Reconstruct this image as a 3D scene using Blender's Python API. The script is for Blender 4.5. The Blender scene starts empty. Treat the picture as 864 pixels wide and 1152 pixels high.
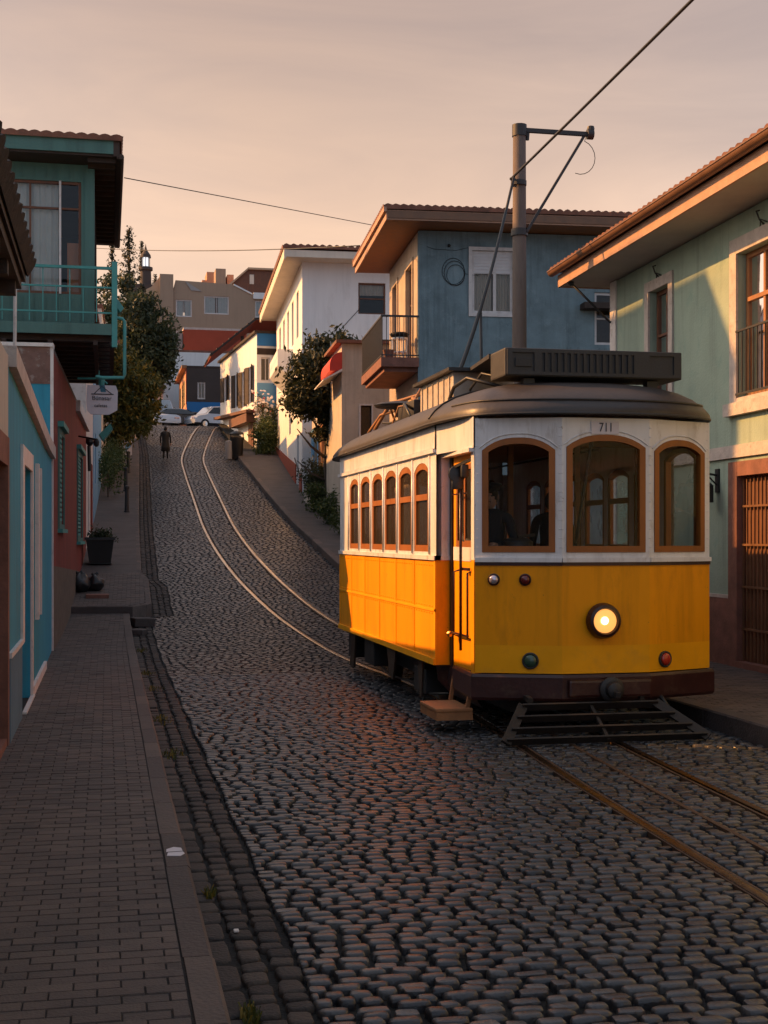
# tunables
SUN_E=5.0; SUN_C=(1.,.45,.12); EXPO=0.68
SKY_STOPS=[(0.,(.55,.33,.165)),(.12,(.56,.33,.15)),(.21,(.51,.295,.13)),(.30,(.35,.205,.09)),(.38,(.28,.16,.068)),(.6,(.26,.225,.22)),(1.,(.24,.245,.28))]
COOL=(.235,.262,.305)
import bpy, bmesh, math, random
from mathutils import Vector, Matrix
random.seed(11)
scene = bpy.context.scene
COL = scene.collection
PI = math.pi
R = math.radians

# ------------------------------------------------------------------ terrain profile
PR = [(-60,0),(22,0),(26,.12),(30,.38),(36,1.15),(39.6,1.65),(45.8,2.5),(52.3,3.6),(63.4,5.6),(70,6.95),(77.7,8.55),(83,8.85),(100,9.0),(130,16),(165,23),(260,25),(900,25)]
def H0(y):
    for (a0,z0),(a1,z1) in zip(PR,PR[1:]):
        if y <= a1: return z0+(z1-z0)*(y-a0)/(a1-a0)
    return 25.0
def H(y):
    return sum(H0(y+d) for d in (-1.6,-.8,0,.8,1.6))/5.0
def interp(tab, y):
    if y <= tab[0][0]: return tab[0][1]
    for (a0,z0),(a1,z1) in zip(tab,tab[1:]):
        if y <= a1: return z0+(z1-z0)*(y-a0)/(a1-a0)
    return tab[-1][1]
LK = [(-10,.48),(29,.48),(29.3,1.0),(33.5,1.05),(34.5,.88),(44,1.05),(52,1.24),(65,1.55),(78,1.6)]   # left kerb outer edge
RK = [(-10,6.38),(24,6.3),(34,6.2),(64,6.2),(78,6.2)]                                            # right kerb outer edge
RAIL = [(-12,2.9),(4,3.5),(7,3.68),(9,3.76),(12,3.95),(14,4.1),(17,4.2),(20,4.08),(22,3.93),(26.6,3.79),(30.4,3.6),(34,3.36),(38.6,3.2),(42,3.17),(46,3.2),(52,3.3),(58,3.36),(63.4,3.46),(65,3.55),(69,4.01),(74.4,4.72),(78,5.3),(84,6.2)]
def railx(y): return sum(interp(RAIL,y+d) for d in (-1.4,-.7,0,.7,1.4))/5
GA = 1.0

# ------------------------------------------------------------------ materials
MATS = {}
def M(name, col, rough=.8, var=.15, scale=3., bump=.15, bscale=40., metal=0., coat=0., streak=0., dirt=None, dirtamt=.5, attr=False, chips=None, runs=0.):
    if name in MATS: return MATS[name]
    m = bpy.data.materials.new(name); m.use_nodes = True
    nt = m.node_tree; N = nt.nodes; L = nt.links
    b = N['Principled BSDF']
    tc = N.new('ShaderNodeTexCoord')
    n1 = N.new('ShaderNodeTexNoise'); n1.inputs['Scale'].default_value = scale; n1.inputs['Detail'].default_value = 6; n1.inputs['Roughness'].default_value = .6
    mp = N.new('ShaderNodeMapping')
    if streak: mp.inputs['Scale'].default_value = (1,1,streak)
    L.new(tc.outputs['Object'], mp.inputs['Vector']); L.new(mp.outputs[0], n1.inputs['Vector'])
    rp = N.new('ShaderNodeValToRGB')
    rp.color_ramp.elements[0].position = .3; rp.color_ramp.elements[1].position = .7
    rp.color_ramp.elements[0].color = tuple(c*(1-var) for c in col)+(1,)
    rp.color_ramp.elements[1].color = tuple(min(1,c*(1+var)) for c in col)+(1,)
    L.new(n1.outputs['Fac'], rp.inputs['Fac'])
    out = rp.outputs['Color']
    if dirt:
        n3 = N.new('ShaderNodeTexNoise'); n3.inputs['Scale'].default_value = scale*1.7; n3.inputs['Detail'].default_value = 9; n3.inputs['Roughness'].default_value = .72
        L.new(mp.outputs[0], n3.inputs['Vector'])
        r3 = N.new('ShaderNodeValToRGB'); r3.color_ramp.elements[0].position = .54; r3.color_ramp.elements[1].position = .68
        r3.color_ramp.elements[1].color = (dirtamt,)*3+(1,)
        L.new(n3.outputs['Fac'], r3.inputs['Fac'])
        mx = N.new('ShaderNodeMixRGB'); L.new(r3.outputs['Color'], mx.inputs['Fac']); L.new(out, mx.inputs['Color1']); mx.inputs['Color2'].default_value = tuple(dirt)+(1,)
        out = mx.outputs['Color']
    if runs:      # rain streaks running down the wall
        m5 = N.new('ShaderNodeMapping'); m5.inputs['Scale'].default_value = (3.2,3.2,.22); L.new(tc.outputs['Object'], m5.inputs['Vector'])
        n5 = N.new('ShaderNodeTexNoise'); n5.inputs['Scale'].default_value = 1.6; n5.inputs['Detail'].default_value = 8; n5.inputs['Roughness'].default_value = .65; L.new(m5.outputs[0], n5.inputs['Vector'])
        r5 = N.new('ShaderNodeMapRange'); r5.inputs['From Min'].default_value = .50; r5.inputs['From Max'].default_value = .72; r5.inputs['To Min'].default_value = 1; r5.inputs['To Max'].default_value = 1-runs; L.new(n5.outputs['Fac'], r5.inputs['Value'])
        x5 = N.new('ShaderNodeMixRGB'); x5.blend_type = 'MULTIPLY'; x5.inputs['Fac'].default_value = 1; L.new(out, x5.inputs['Color1']); L.new(r5.outputs[0], x5.inputs['Color2']); out = x5.outputs['Color']
    if chips:     # chipped paint and rust spots
        n6 = N.new('ShaderNodeTexNoise'); n6.inputs['Scale'].default_value = 9; n6.inputs['Detail'].default_value = 10; n6.inputs['Roughness'].default_value = .8; L.new(tc.outputs['Object'], n6.inputs['Vector'])
        r6 = N.new('ShaderNodeValToRGB'); r6.color_ramp.elements[0].position = .635; r6.color_ramp.elements[1].position = .66; L.new(n6.outputs['Fac'], r6.inputs['Fac'])
        x6 = N.new('ShaderNodeMixRGB'); L.new(r6.outputs['Color'], x6.inputs['Fac']); L.new(out, x6.inputs['Color1']); x6.inputs['Color2'].default_value = tuple(chips)+(1,); out = x6.outputs['Color']
    if attr:
        at = N.new('ShaderNodeAttribute'); at.attribute_name = 'rnd'
        hs = N.new('ShaderNodeMixRGB'); hs.blend_type = 'MULTIPLY'; hs.inputs['Fac'].default_value = 1
        r4 = N.new('ShaderNodeValToRGB')
        k_=1. if attr is True else attr
        r4.color_ramp.elements[0].color = (1-.55*k_,1-.55*k_,1-.5*k_,1); r4.color_ramp.elements[1].color = (1+.7*k_,1+.6*k_,1+.45*k_,1)
        e = r4.color_ramp.elements.new(.5); e.color = (1,.96,.94,1)
        L.new(at.outputs['Fac'], r4.inputs['Fac']); L.new(out, hs.inputs['Color1']); L.new(r4.outputs['Color'], hs.inputs['Color2'])
        out = hs.outputs['Color']
    L.new(out, b.inputs['Base Color'])
    b.inputs['Roughness'].default_value = rough
    b.inputs['Metallic'].default_value = metal
    if name.startswith('yellow'): b.inputs['Specular IOR Level'].default_value=.22
    if coat:
        b.inputs['Coat Weight'].default_value = coat; b.inputs['Coat Roughness'].default_value = .25
    if rough < .75:
        rr = N.new('ShaderNodeMapRange'); rr.inputs['To Min'].default_value = rough*.75; rr.inputs['To Max'].default_value = min(1,rough*1.4)
        L.new(n1.outputs['Fac'], rr.inputs['Value']); L.new(rr.outputs[0], b.inputs['Roughness'])
    if bump:
        n2 = N.new('ShaderNodeTexNoise'); n2.inputs['Scale'].default_value = bscale; n2.inputs['Detail'].default_value = 5
        L.new(tc.outputs['Object'], n2.inputs['Vector'])
        bp = N.new('ShaderNodeBump'); bp.inputs['Strength'].default_value = bump; bp.inputs['Distance'].default_value = .02
        L.new(n2.outputs['Fac'], bp.inputs['Height']); L.new(bp.outputs[0], b.inputs['Normal'])
    MATS[name] = m
    return m
def leafmat(name, c1, c2, c3=None):
    m = bpy.data.materials.new(name); m.use_nodes = True
    nt = m.node_tree; N = nt.nodes; L = nt.links; b = N['Principled BSDF']
    at = N.new('ShaderNodeAttribute'); at.attribute_name = 'rnd'
    rp = N.new('ShaderNodeValToRGB'); rp.color_ramp.elements[0].color = c1+(1,); rp.color_ramp.elements[1].color = (c3 or c2)+(1,)
    e = rp.color_ramp.elements.new(.6); e.color = c2+(1,)
    L.new(at.outputs['Fac'], rp.inputs['Fac']); L.new(rp.outputs[0], b.inputs['Base Color'])
    b.inputs['Roughness'].default_value = .6
    tr = N.new('ShaderNodeBsdfTranslucent'); L.new(rp.outputs[0], tr.inputs['Color'])
    mx = N.new('ShaderNodeMixShader'); mx.inputs[0].default_value = .25
    L.new(b.outputs[0], mx.inputs[1]); L.new(tr.outputs[0], mx.inputs[2]); L.new(mx.outputs[0], N['Material Output'].inputs['Surface'])
    MATS[name] = m; return m
def glass(name, tint=(.8,.85,.85), rough=.03, body=.0, bodycol=(.02,.02,.02), spec=1.):
    m = bpy.data.materials.new(name); m.use_nodes = True
    nt = m.node_tree; N = nt.nodes; L = nt.links; N.remove(N['Principled BSDF'])
    t = N.new('ShaderNodeBsdfTransparent'); t.inputs[0].default_value = tint+(1,)
    g = N.new('ShaderNodeBsdfGlossy'); g.inputs['Roughness'].default_value = rough
    d = N.new('ShaderNodeBsdfDiffuse'); d.inputs[0].default_value = bodycol+(1,)
    m0 = N.new('ShaderNodeMixShader'); m0.inputs[0].default_value = body
    L.new(t.outputs[0], m0.inputs[1]); L.new(d.outputs[0], m0.inputs[2])
    fr = N.new('ShaderNodeFresnel'); fr.inputs[0].default_value = 1.5
    mu = N.new('ShaderNodeMath'); mu.operation = 'MULTIPLY'; mu.inputs[1].default_value = spec; mu.use_clamp = True
    tc = N.new('ShaderNodeTexCoord'); nz = N.new('ShaderNodeTexNoise'); nz.inputs['Scale'].default_value = 2.5
    bp = N.new('ShaderNodeBump'); bp.inputs['Strength'].default_value = .08; bp.inputs['Distance'].default_value = .05
    L.new(tc.outputs['Object'], nz.inputs['Vector']); L.new(nz.outputs['Fac'], bp.inputs['Height']); L.new(bp.outputs[0], g.inputs['Normal'])
    mx = N.new('ShaderNodeMixShader'); L.new(fr.outputs[0], mu.inputs[0]); L.new(mu.outputs[0], mx.inputs[0])
    L.new(m0.outputs[0], mx.inputs[1]); L.new(g.outputs[0], mx.inputs[2]); L.new(mx.outputs[0], N['Material Output'].inputs['Surface'])
    MATS[name] = m; return m
def emis(name, col, s):
    m = bpy.data.materials.new(name); m.use_nodes = True
    b = m.node_tree.nodes['Principled BSDF']; b.inputs['Base Color'].default_value = col+(1,)
    b.inputs['Emission Color'].default_value = col+(1,); b.inputs['Emission Strength'].default_value = s
    MATS[name] = m; return m

# ------------------------------------------------------------------ mesh builder
class MB:
    def __init__(s): s.v=[]; s.f=[]; s.r=[]; s.sm=False; s.uv=None
    def add(s, vs, fs, r=0.):
        o=len(s.v); s.v += [tuple(p) for p in vs]; s.f += [tuple(i+o for i in f) for f in fs]; s.r += [r]*len(vs)
        return s
    def quad(s,a,b,c,d): return s.add([a,b,c,d],[(0,1,2,3)])
    def box(s, x0,x1,y0,y1,z0,z1, bev=0.):
        if x1<x0: x0,x1=x1,x0
        if y1<y0: y0,y1=y1,y0
        if z1<z0: z0,z1=z1,z0
        if bev<=0:
            v=[(x,y,z) for z in (z0,z1) for y in (y0,y1) for x in (x0,x1)]
            return s.add(v,[(0,2,3,1),(4,5,7,6),(0,1,5,4),(2,6,7,3),(0,4,6,2),(1,3,7,5)])
        bm=bmesh.new(); bmesh.ops.create_cube(bm,size=1)
        for q in bm.verts: q.co=Vector(((x0+x1)/2+q.co.x*(x1-x0),(y0+y1)/2+q.co.y*(y1-y0),(z0+z1)/2+q.co.z*(z1-z0)))
        bmesh.ops.bevel(bm,geom=bm.edges[:],offset=min(bev,.45*min(x1-x0,y1-y0,z1-z0)),segments=2,affect='EDGES',profile=.6)
        return s.bm(bm)
    def bm(s,bm,mat=None):
        bm.verts.index_update()
        vs=[(mat@q.co) if mat else q.co.copy() for q in bm.verts]
        s.add(vs,[tuple(q.index for q in f.verts) for f in bm.faces]); bm.free(); return s
    def bar(s,a,b,w,h=None,up=(0,0,1)):       # rectangular bar between two points
        a=Vector(a); b=Vector(b); h=h or w; d=(b-a).normalized(); up=Vector(up)
        if abs(d.dot(up))>.98: up=Vector((1,0,0))
        sd=d.cross(up).normalized(); u=sd.cross(d).normalized()
        v=[p+sd*(sx*w/2)+u*(sz*h/2) for p in (a,b) for sx,sz in ((-1,-1),(1,-1),(1,1),(-1,1))]
        return s.add(v,[(3,2,1,0),(4,5,6,7),(0,1,5,4),(1,2,6,5),(2,3,7,6),(3,0,4,7)])
    def tube(s,pts,r,n=8,cap=True):
        pts=[Vector(p) for p in pts]; rs=r if isinstance(r,(list,tuple)) else [r]*len(pts)
        o=len(s.v); vs=[]; pu=None
        for i,p in enumerate(pts):
            d=(pts[min(i+1,len(pts)-1)]-pts[max(i-1,0)]).normalized()
            if pu is None: pu=Vector((0,0,1)) if abs(d.z)<.9 else Vector((1,0,0))
            sd=d.cross(pu).normalized(); pu=sd.cross(d).normalized()
            for k in range(n):
                a=2*PI*k/n; vs.append(p+(sd*math.cos(a)+pu*math.sin(a))*rs[i])
        fs=[]
        for i in range(len(pts)-1):
            for k in range(n):
                fs.append((i*n+k,i*n+(k+1)%n,(i+1)*n+(k+1)%n,(i+1)*n+k))
        if cap: fs.append(tuple(range(n-1,-1,-1))); fs.append(tuple((len(pts)-1)*n+k for k in range(n)))
        return s.add(vs,fs)
    def lathe(s,c,ax,prof,n=24):              # profile [(dist along axis, radius)]
        c=Vector(c); ax=Vector(ax).normalized(); q=Vector((0,0,1)).rotation_difference(ax)
        vs=[]
        for d,r in prof:
            for k in range(n):
                a=2*PI*k/n; vs.append(c+q@Vector((r*math.cos(a),r*math.sin(a),d)))
        fs=[]
        for i in range(len(prof)-1):
            for k in range(n): fs.append((i*n+k,i*n+(k+1)%n,(i+1)*n+(k+1)%n,(i+1)*n+k))
        if prof[0][1]>1e-4: fs.append(tuple(range(n-1,-1,-1)))
        if prof[-1][1]>1e-4: fs.append(tuple((len(prof)-1)*n+k for k in range(n)))
        return s.add(vs,fs)
    def prism(s,poly,off):                    # polygon (3D pts) extruded by off
        n=len(poly); off=Vector(off); P=[Vector(p) for p in poly]
        return s.add(P+[p+off for p in P],[tuple(range(n-1,-1,-1)),tuple(range(n,2*n))]+[(i,(i+1)%n,n+(i+1)%n,n+i) for i in range(n)])
    def ring(s,outer,inner,off):
        n=len(outer); off=Vector(off); O=[Vector(p) for p in outer]; I=[Vector(p) for p in inner]
        v=O+I+[p+off for p in O]+[p+off for p in I]; f=[]
        for i in range(n):
            j=(i+1)%n
            f+=[(i,j,n+j,n+i),(2*n+i,3*n+i,3*n+j,2*n+j),(i,2*n+i,2*n+j,j),(n+i,n+j,3*n+j,3*n+i)]
        return s.add(v,f)
    def build(s,name,mat,parent=None,world=False,smooth=False,kind=None,weld=False,fix=True):
        vs=s.v
        if world and parent:
            rt=parent
            while rt.parent: rt=rt.parent
            inv=(Matrix.Translation(rt.location)@rt.rotation_euler.to_matrix().to_4x4()).inverted()
            vs=[inv@Vector(p) for p in vs]
        me=bpy.data.meshes.new(name); me.from_pydata([tuple(p) for p in vs],[],s.f)
        if any(s.r):
            a=me.attributes.new('rnd','FLOAT','POINT'); a.data.foreach_set('value',s.r)
        if fix and len(s.f)<60000:
            bm=bmesh.new(); bm.from_mesh(me)
            if weld: bmesh.ops.remove_doubles(bm,verts=bm.verts,dist=.0005)
            bmesh.ops.recalc_face_normals(bm,faces=bm.faces); bm.to_mesh(me); bm.free()
        if smooth is True: me.polygons.foreach_set('use_smooth',[True]*len(me.polygons))
        elif smooth:
            me.polygons.foreach_set('use_smooth',[True]*len(me.polygons)); me.set_sharp_from_angle(angle=R(smooth))
        me.materials.append(MATS[mat] if isinstance(mat,str) else mat)
        o=bpy.data.objects.new(name,me); COL.objects.link(o)
        if parent: o.parent=parent
        if kind: o['kind']=kind
        return o
def tag(o,label,cat,group=None,kind=None):
    if label: o['label']=label
    if cat: o['category']=cat
    if group: o['group']=group
    if kind: o['kind']=kind
    return o
def thing(name,label,cat,loc=(0,0,0),rz=0,group=None):
    o=bpy.data.objects.new(name,None); COL.objects.link(o); o.location=loc; o.rotation_euler=(0,0,rz); o.empty_display_size=.2
    return tag(o,label,cat,group)
def copy_tree(o,parent=None):
    c=o.copy(); COL.objects.link(c)
    if parent: c.parent=parent
    for ch in [q for q in bpy.data.objects if q.parent==o]: copy_tree(ch,c)
    return c

def wall(mb,O,U,Nn,Lh,z0,z1,t,holes=()):
    """wall with rectangular openings (u0,u1,z0,z1); outer face through O, along U, outward normal Nn"""
    O=Vector(O); U=Vector(U); Nn=Vector(Nn)
    us=sorted({0,Lh}|{min(max(h[i],0),Lh) for h in holes for i in (0,1)}); zs=sorted({z0,z1}|{min(max(h[i],z0),z1) for h in holes for i in (2,3)})
    def P(u,z,i): p=O+U*u-Nn*(t*i); return (p.x,p.y,z)
    nu=len(us)-1; nz=len(zs)-1
    def solid(i,j):
        if i<0 or j<0 or i>=nu or j>=nz: return False
        u=(us[i]+us[i+1])/2; z=(zs[j]+zs[j+1])/2
        return not any(h[0]<u<h[1] and h[2]<z<h[3] for h in holes)
    for i in range(nu):
        for j in range(nz):
            if not solid(i,j): continue
            a,b,c,d=us[i],us[i+1],zs[j],zs[j+1]
            mb.quad(P(a,c,0),P(b,c,0),P(b,d,0),P(a,d,0)); mb.quad(P(a,c,1),P(a,d,1),P(b,d,1),P(b,c,1))
            if not solid(i-1,j): mb.quad(P(a,c,0),P(a,d,0),P(a,d,1),P(a,c,1))
            if not solid(i+1,j): mb.quad(P(b,c,0),P(b,c,1),P(b,d,1),P(b,d,0))
            if not solid(i,j-1): mb.quad(P(a,c,0),P(a,c,1),P(b,c,1),P(b,c,0))
            if not solid(i,j+1): mb.quad(P(a,d,0),P(b,d,0),P(b,d,1),P(a,d,1))
def pbox(mb,O,U,Nn,u0,u1,z0,z1,n0,n1,bev=0):
    """box given in wall coordinates; n = distance outwards from the wall face"""
    O=Vector(O);U=Vector(U);Nn=Vector(Nn)
    v=[]
    for z in (z0,z1):
        for n in (n0,n1):
            for u in (u0,u1):
                p=O+U*u+Nn*n; v.append((p.x,p.y,z))
    mb.add(v,[(0,2,3,1),(4,5,7,6),(0,1,5,4),(2,6,7,3),(0,4,6,2),(1,3,7,5)])
def window(par,O,U,Nn,h,frame='wood_brown',gl='glass_house',rec=.1,fw=.07,vm=(.5,),hm=(),surround=None,sw=.14,sill=None,curtain=None,name='window',mul=.04):
    u0,u1,z0,z1=h; W=u1-u0; Z=z1-z0
    m=MB(); d=(-rec-.05,-rec)
    pbox(m,O,U,Nn,u0,u0+fw,z0,z1,*d); pbox(m,O,U,Nn,u1-fw,u1,z0,z1,*d)
    pbox(m,O,U,Nn,u0+fw,u1-fw,z0,z0+fw,*d); pbox(m,O,U,Nn,u0+fw,u1-fw,z1-fw,z1,*d)
    for a in vm: pbox(m,O,U,Nn,u0+W*a-mul/2,u0+W*a+mul/2,z0+fw,z1-fw,d[0]+.004,d[1]-.004)
    for a in hm: pbox(m,O,U,Nn,u0+fw,u1-fw,z0+Z*a-mul/2,z0+Z*a+mul/2,d[0]+.008,d[1]+.008)
    w=m.build(name,frame,par)
    g=MB(); O_=Vector(O)-Vector(Nn)*(rec+.03); U_=Vector(U)
    p=[O_+U_*u for u in (u0+fw*.5,u1-fw*.5)]
    g.quad((p[0].x,p[0].y,z0+fw*.5),(p[1].x,p[1].y,z0+fw*.5),(p[1].x,p[1].y,z1-fw*.5),(p[0].x,p[0].y,z1-fw*.5))
    g.build('pane',gl,w,fix=False)
    if curtain:
        c=MB(); n=24
        for a,b in curtain.get('parts',[(0,1)]):
            for i in range(n):
                ua=u0+W*(a+(b-a)*i/n); ub=u0+W*(a+(b-a)*(i+1)/n)
                na=-rec-.12+.02*math.sin(i*1.9); nb=-rec-.12+.02*math.sin((i+1)*1.9)
                A=Vector(O)+U_*ua+Vector(Nn)*na; B=Vector(O)+U_*ub+Vector(Nn)*nb
                zb=z0+Z*curtain.get('z0',0)
                c.quad((A.x,A.y,zb),(B.x,B.y,zb),(B.x,B.y,z1),(A.x,A.y,z1))
        c.build('curtain',curtain.get('mat','curtain'),w,fix=False)
    if surround:
        q=MB(); pr=.035
        pbox(q,O,U,Nn,u0-sw,u0,z0-(sw if sill is None else 0),z1+sw,.001,pr); pbox(q,O,U,Nn,u1,u1+sw,z0-(sw if sill is None else 0),z1+sw,.001,pr)
        pbox(q,O,U,Nn,u0,u1,z1,z1+sw,.001,pr-.003)
        if sill is None: pbox(q,O,U,Nn,u0,u1,z0-sw,z0,.001,pr-.003)
        q.build('surround',surround,w)
    if sill:
        q=MB(); pbox(q,O,U,Nn,u0-sw-.05,u1+sw+.05,z0-.12,z0-.002,.001,.09); q.build('sill',sill,w)
    return w
def tiles(mb,A,B,C,D,tw=.22,cl=.38,amp=.045):
    """barrel-tiled roof sheet; A-B is the eave, D-C the ridge"""
    A,B,C,D=map(Vector,(A,B,C,D)); n=(B-A).cross(D-A).normalized()
    if n.z<0: n=-n
    nu=max(1,int((B-A).length/tw))*4; nv=max(1,int(max((D-A).length,(C-B).length)/cl))
    if nu*nv>60000: nu=nu//2
    vs=[];fs=[];
    for j in range(nv):
        for e in (0,1):
            f=(j+e)/nv
            P0=A.lerp(D,f);P1=B.lerp(C,f)
            for i in range(nu+1):
                h=abs(math.sin(PI*i/4*1.0))*amp*1.6+(.03 if e==0 else 0)
                vs.append(P0.lerp(P1,i/nu)+n*h)
    w=nu+1
    for j in range(2*nv-1):
        for i in range(nu): fs.append((j*w+i,j*w+i+1,(j+1)*w+i+1,(j+1)*w+i))
    # underside & eave closure
    o=len(vs); vs+=[p-n*.05 for p in (A,B,C,D)]; fs.append((o,o+3,o+2,o+1))
    for i in range(nu):
        vs+= [A.lerp(B,i/nu)-n*.05, A.lerp(B,(i+1)/nu)-n*.05]; k=len(vs); fs.append((k-2,k-1,i+1,i))
    mb.add(vs,fs)
def leaves(mb,blobs,n,size,up=.3,shape=1.6):
    """leaf-sized bent faces spread through the volume of overlapping lumps"""
    tot=sum(b[3]*b[4]*b[5] for b in blobs)
    for (cx,cy,cz,rx,ry,rz) in blobs:
        k=int(n*rx*ry*rz/tot)
        cl=[]
        for _ in range(max(3,k//45)):
            d=Vector((random.gauss(0,1),random.gauss(0,1),random.gauss(0,1))).normalized(); q=random.uniform(.35,1.08)
            cl.append((Vector((cx+d.x*rx*q,cy+d.y*ry*q,cz+d.z*rz*q)),random.random()))
        for _ in range(k):
            c,rr=random.choice(cl); sp=.24*max(rx,ry,rz)**.6*.75
            p=c+Vector((random.gauss(0,sp),random.gauss(0,sp),random.gauss(0,sp*.8)))
            s=size*random.uniform(.6,1.3)
            a=Vector((random.gauss(0,1),random.gauss(0,1),random.gauss(up,.7))).normalized(); b=a.orthogonal().normalized(); b.rotate(Matrix.Rotation(random.uniform(0,6.28),3,a)); c2=a.cross(b)
            mb.add([p-b*s*shape*.5,p+c2*s*.32+a*s*.08,p+b*s*shape*.5,p-c2*s*.32+a*s*.08],[(0,1,2,3)],max(.01,min(1,rr*.65+random.random()*.35)))
def trunk(mb,base,top,r,limbs=5,spread=1.,rnd=random):
    b=Vector(base);t=Vector(top); pts=[b.lerp(t,i/5)+Vector((rnd.uniform(-.06,.06),rnd.uniform(-.06,.06),0))*(i>0) for i in range(6)]
    mb.tube(pts,[r*(1-.13*i) for i in range(6)],8)
    for k in range(limbs):
        s=pts[2+k%4]; a=rnd.uniform(0,6.28); e=s+Vector((math.cos(a)*spread,math.sin(a)*spread,rnd.uniform(.5,1.2)*spread))
        m=s.lerp(e,.5)+Vector((0,0,-.1*spread)); mb.tube([s,m,e],[r*.45,r*.3,r*.12],6)
def text_mb(txt,size,ext=.004):
    cu=bpy.data.curves.new('t','FONT'); cu.body=txt; cu.size=size; cu.extrude=ext; cu.align_x='CENTER'; cu.align_y='CENTER'
    o=bpy.data.objects.new('t',cu); COL.objects.link(o); bpy.context.view_layer.update()
    me=bpy.data.meshes.new_from_object(o.evaluated_get(bpy.context.evaluated_depsgraph_get()))
    bpy.data.objects.remove(o); return me
def text(txt,size,mat,par,loc,rot,name='lettering'):
    me=text_mb(txt,size); mt=Matrix.Translation(loc)@rot
    m=MB(); m.add([mt@v.co for v in me.vertices],[tuple(p.vertices) for p in me.polygons]); return m.build(name,mat,par,fix=False)
RX90=Matrix.Rotation(R(90),4,'X')

# --- palette
M('cobble',(.043,.045,.050),.30,.35,7,.3,45,attr=True)
M('joint',(.0035,.003,.0025),.9,.3,8,.5,60)
M('mortar',(.022,.017,.015),.95,.3,8,.5,60)
M('gutter_stone',(.034,.027,.024),.7,.3,6,.5,50,attr=True,dirt=(.025,.02,.012),dirtamt=.7)
M('paver',(.088,.069,.062),.7,.30,1.3,.35,70,attr=.38,dirt=(.035,.028,.025),dirtamt=.6)
M('slab',(.075,.062,.058),.8,.22,2,.2,30,dirt=(.07,.06,.055),dirtamt=.6)
M('kerb',(.082,.064,.058),.7,.3,3,.5,40,dirt=(.035,.028,.024),dirtamt=.7,attr=.5)
M('earth',(.055,.05,.035),.95,.3,.4,.3,5)
M('rail_steel',(.80,.66,.52),.22,.2,1.4,.05,60,metal=1.,)
M('rail_dark',(.09,.055,.033),.26,.5,3,.15,60,metal=.9,dirt=(.03,.02,.014),dirtamt=.9)  # darker rail metal near the camera; duller reflection put into the colour
M('rail_rust',(.09,.05,.03),.55,.3,12,.3,90,metal=.5)
M('yellow',(.83,.315,.003),.36,.10,1.6,.12,3.5,chips=(.20,.08,.02),runs=.22,dirt=(.42,.15,.01),dirtamt=.35,streak=.35)
M('yellow_light',(.88,.38,.006),.36,.1,1.6,.05,14,dirt=(.5,.25,.05),dirtamt=.3)
M('white_paint',(.70,.70,.72),.34,.08,2.5,.12,4,chips=(.16,.11,.08),runs=.25,dirt=(.28,.22,.17),dirtamt=.55,streak=.4,coat=.15)
M('orange_wood',(.27,.085,.012),.5,.2,6,.12,60,streak=.3)
M('maroon',(.035,.009,.008),.33,.3,3,.12,25,dirt=(.10,.06,.04),dirtamt=.5)
M('tram_roof',(.040,.033,.031),.42,.25,1.6,.12,18,dirt=(.05,.04,.035),dirtamt=.7,runs=0.3)
M('dark_metal',(.022,.021,.022),.5,.3,6,.15,60)
M('grey_box',(.03,.03,.032),.55,.2,5,.12,40)
M('beige_box',(.42,.36,.30),.6,.15,4,.1,40,dirt=(.15,.11,.08),dirtamt=.6)
M('black_cable',(.012,.012,.012),.45,.1,5,0)
M('rusty_iron',(.045,.026,.016),.6,.35,8,.4,50)
M('cat_grey',(.018,.015,.014),.6,.25,6,.15,50)
M('step_wood',(.30,.13,.05),.6,.25,6,.2,50)
M('interior_wood',(.20,.09,.035),.6,.25,3,.1,30)
M('cream_ceiling',(.30,.22,.14),.7,.1,3,.05,30)
M('sage',(.285,.365,.295),.9,.12,1.1,.3,28,dirt=(.20,.31,.26),dirtamt=.6,runs=0.28)
M('stone_trim',(.46,.40,.36),.85,.18,5,.3,30,dirt=(.25,.18,.15),dirtamt=.6)
M('brown_stone',(.20,.085,.06),.85,.25,4,.3,30,dirt=(.10,.05,.04),dirtamt=.5)
M('eave_pink',(.42,.25,.17),.8,.15,5,.15,30)
M('soffit',(.42,.37,.34),.85,.1,2,.15,20)
M('gutter',(.16,.075,.035),.45,.2,4,.1,30)
M('stained_wall',(.15,.085,.07),.9,.4,3,.4,20,dirt=(.34,.30,.28),dirtamt=.9)
M('old_tile',(.03,.02,.017),.9,.4,5,.4,30)
M('roof_tile',(.20,.085,.055),.85,.35,2.5,.3,30,dirt=(.07,.05,.04),dirtamt=.7)
M('blue_stucco',(.16,.225,.25),.92,.26,1.4,.35,24,dirt=(.25,.33,.36),dirtamt=.55,runs=0.35)
M('warm_stucco',(.42,.33,.25),.92,.15,1.6,.3,24,dirt=(.25,.22,.20),dirtamt=.6,runs=0.2)
M('white_stucco',(.72,.72,.72),.9,.05,1.2,.15,22,dirt=(.52,.50,.48),dirtamt=.45,streak=.3,runs=0.14)
M('cream_stucco',(.66,.58,.48),.9,.08,1.3,.15,22,runs=0.12)
M('beige_stucco',(.48,.42,.35),.9,.1,1.4,.2,22,dirt=(.32,.27,.23),dirtamt=.5,runs=0.25)
M('tan_stucco',(.34,.24,.17),.9,.06,.25,.1,6,runs=0.12)
M('tan_light',(.46,.32,.21),.9,.06,.3,.1,6)
M('turquoise',(.022,.245,.37),.75,.14,1.6,.2,22,dirt=(.05,.20,.28),dirtamt=.6,streak=.35,runs=0.25)
M('steel_blue',(.07,.17,.25),.75,.14,1.6,.2,22,runs=0.2)
M('red_wall',(.20,.026,.018),.8,.18,1.5,.2,22,dirt=(.14,.03,.02),dirtamt=.6,streak=.3,runs=0.3)
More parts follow.
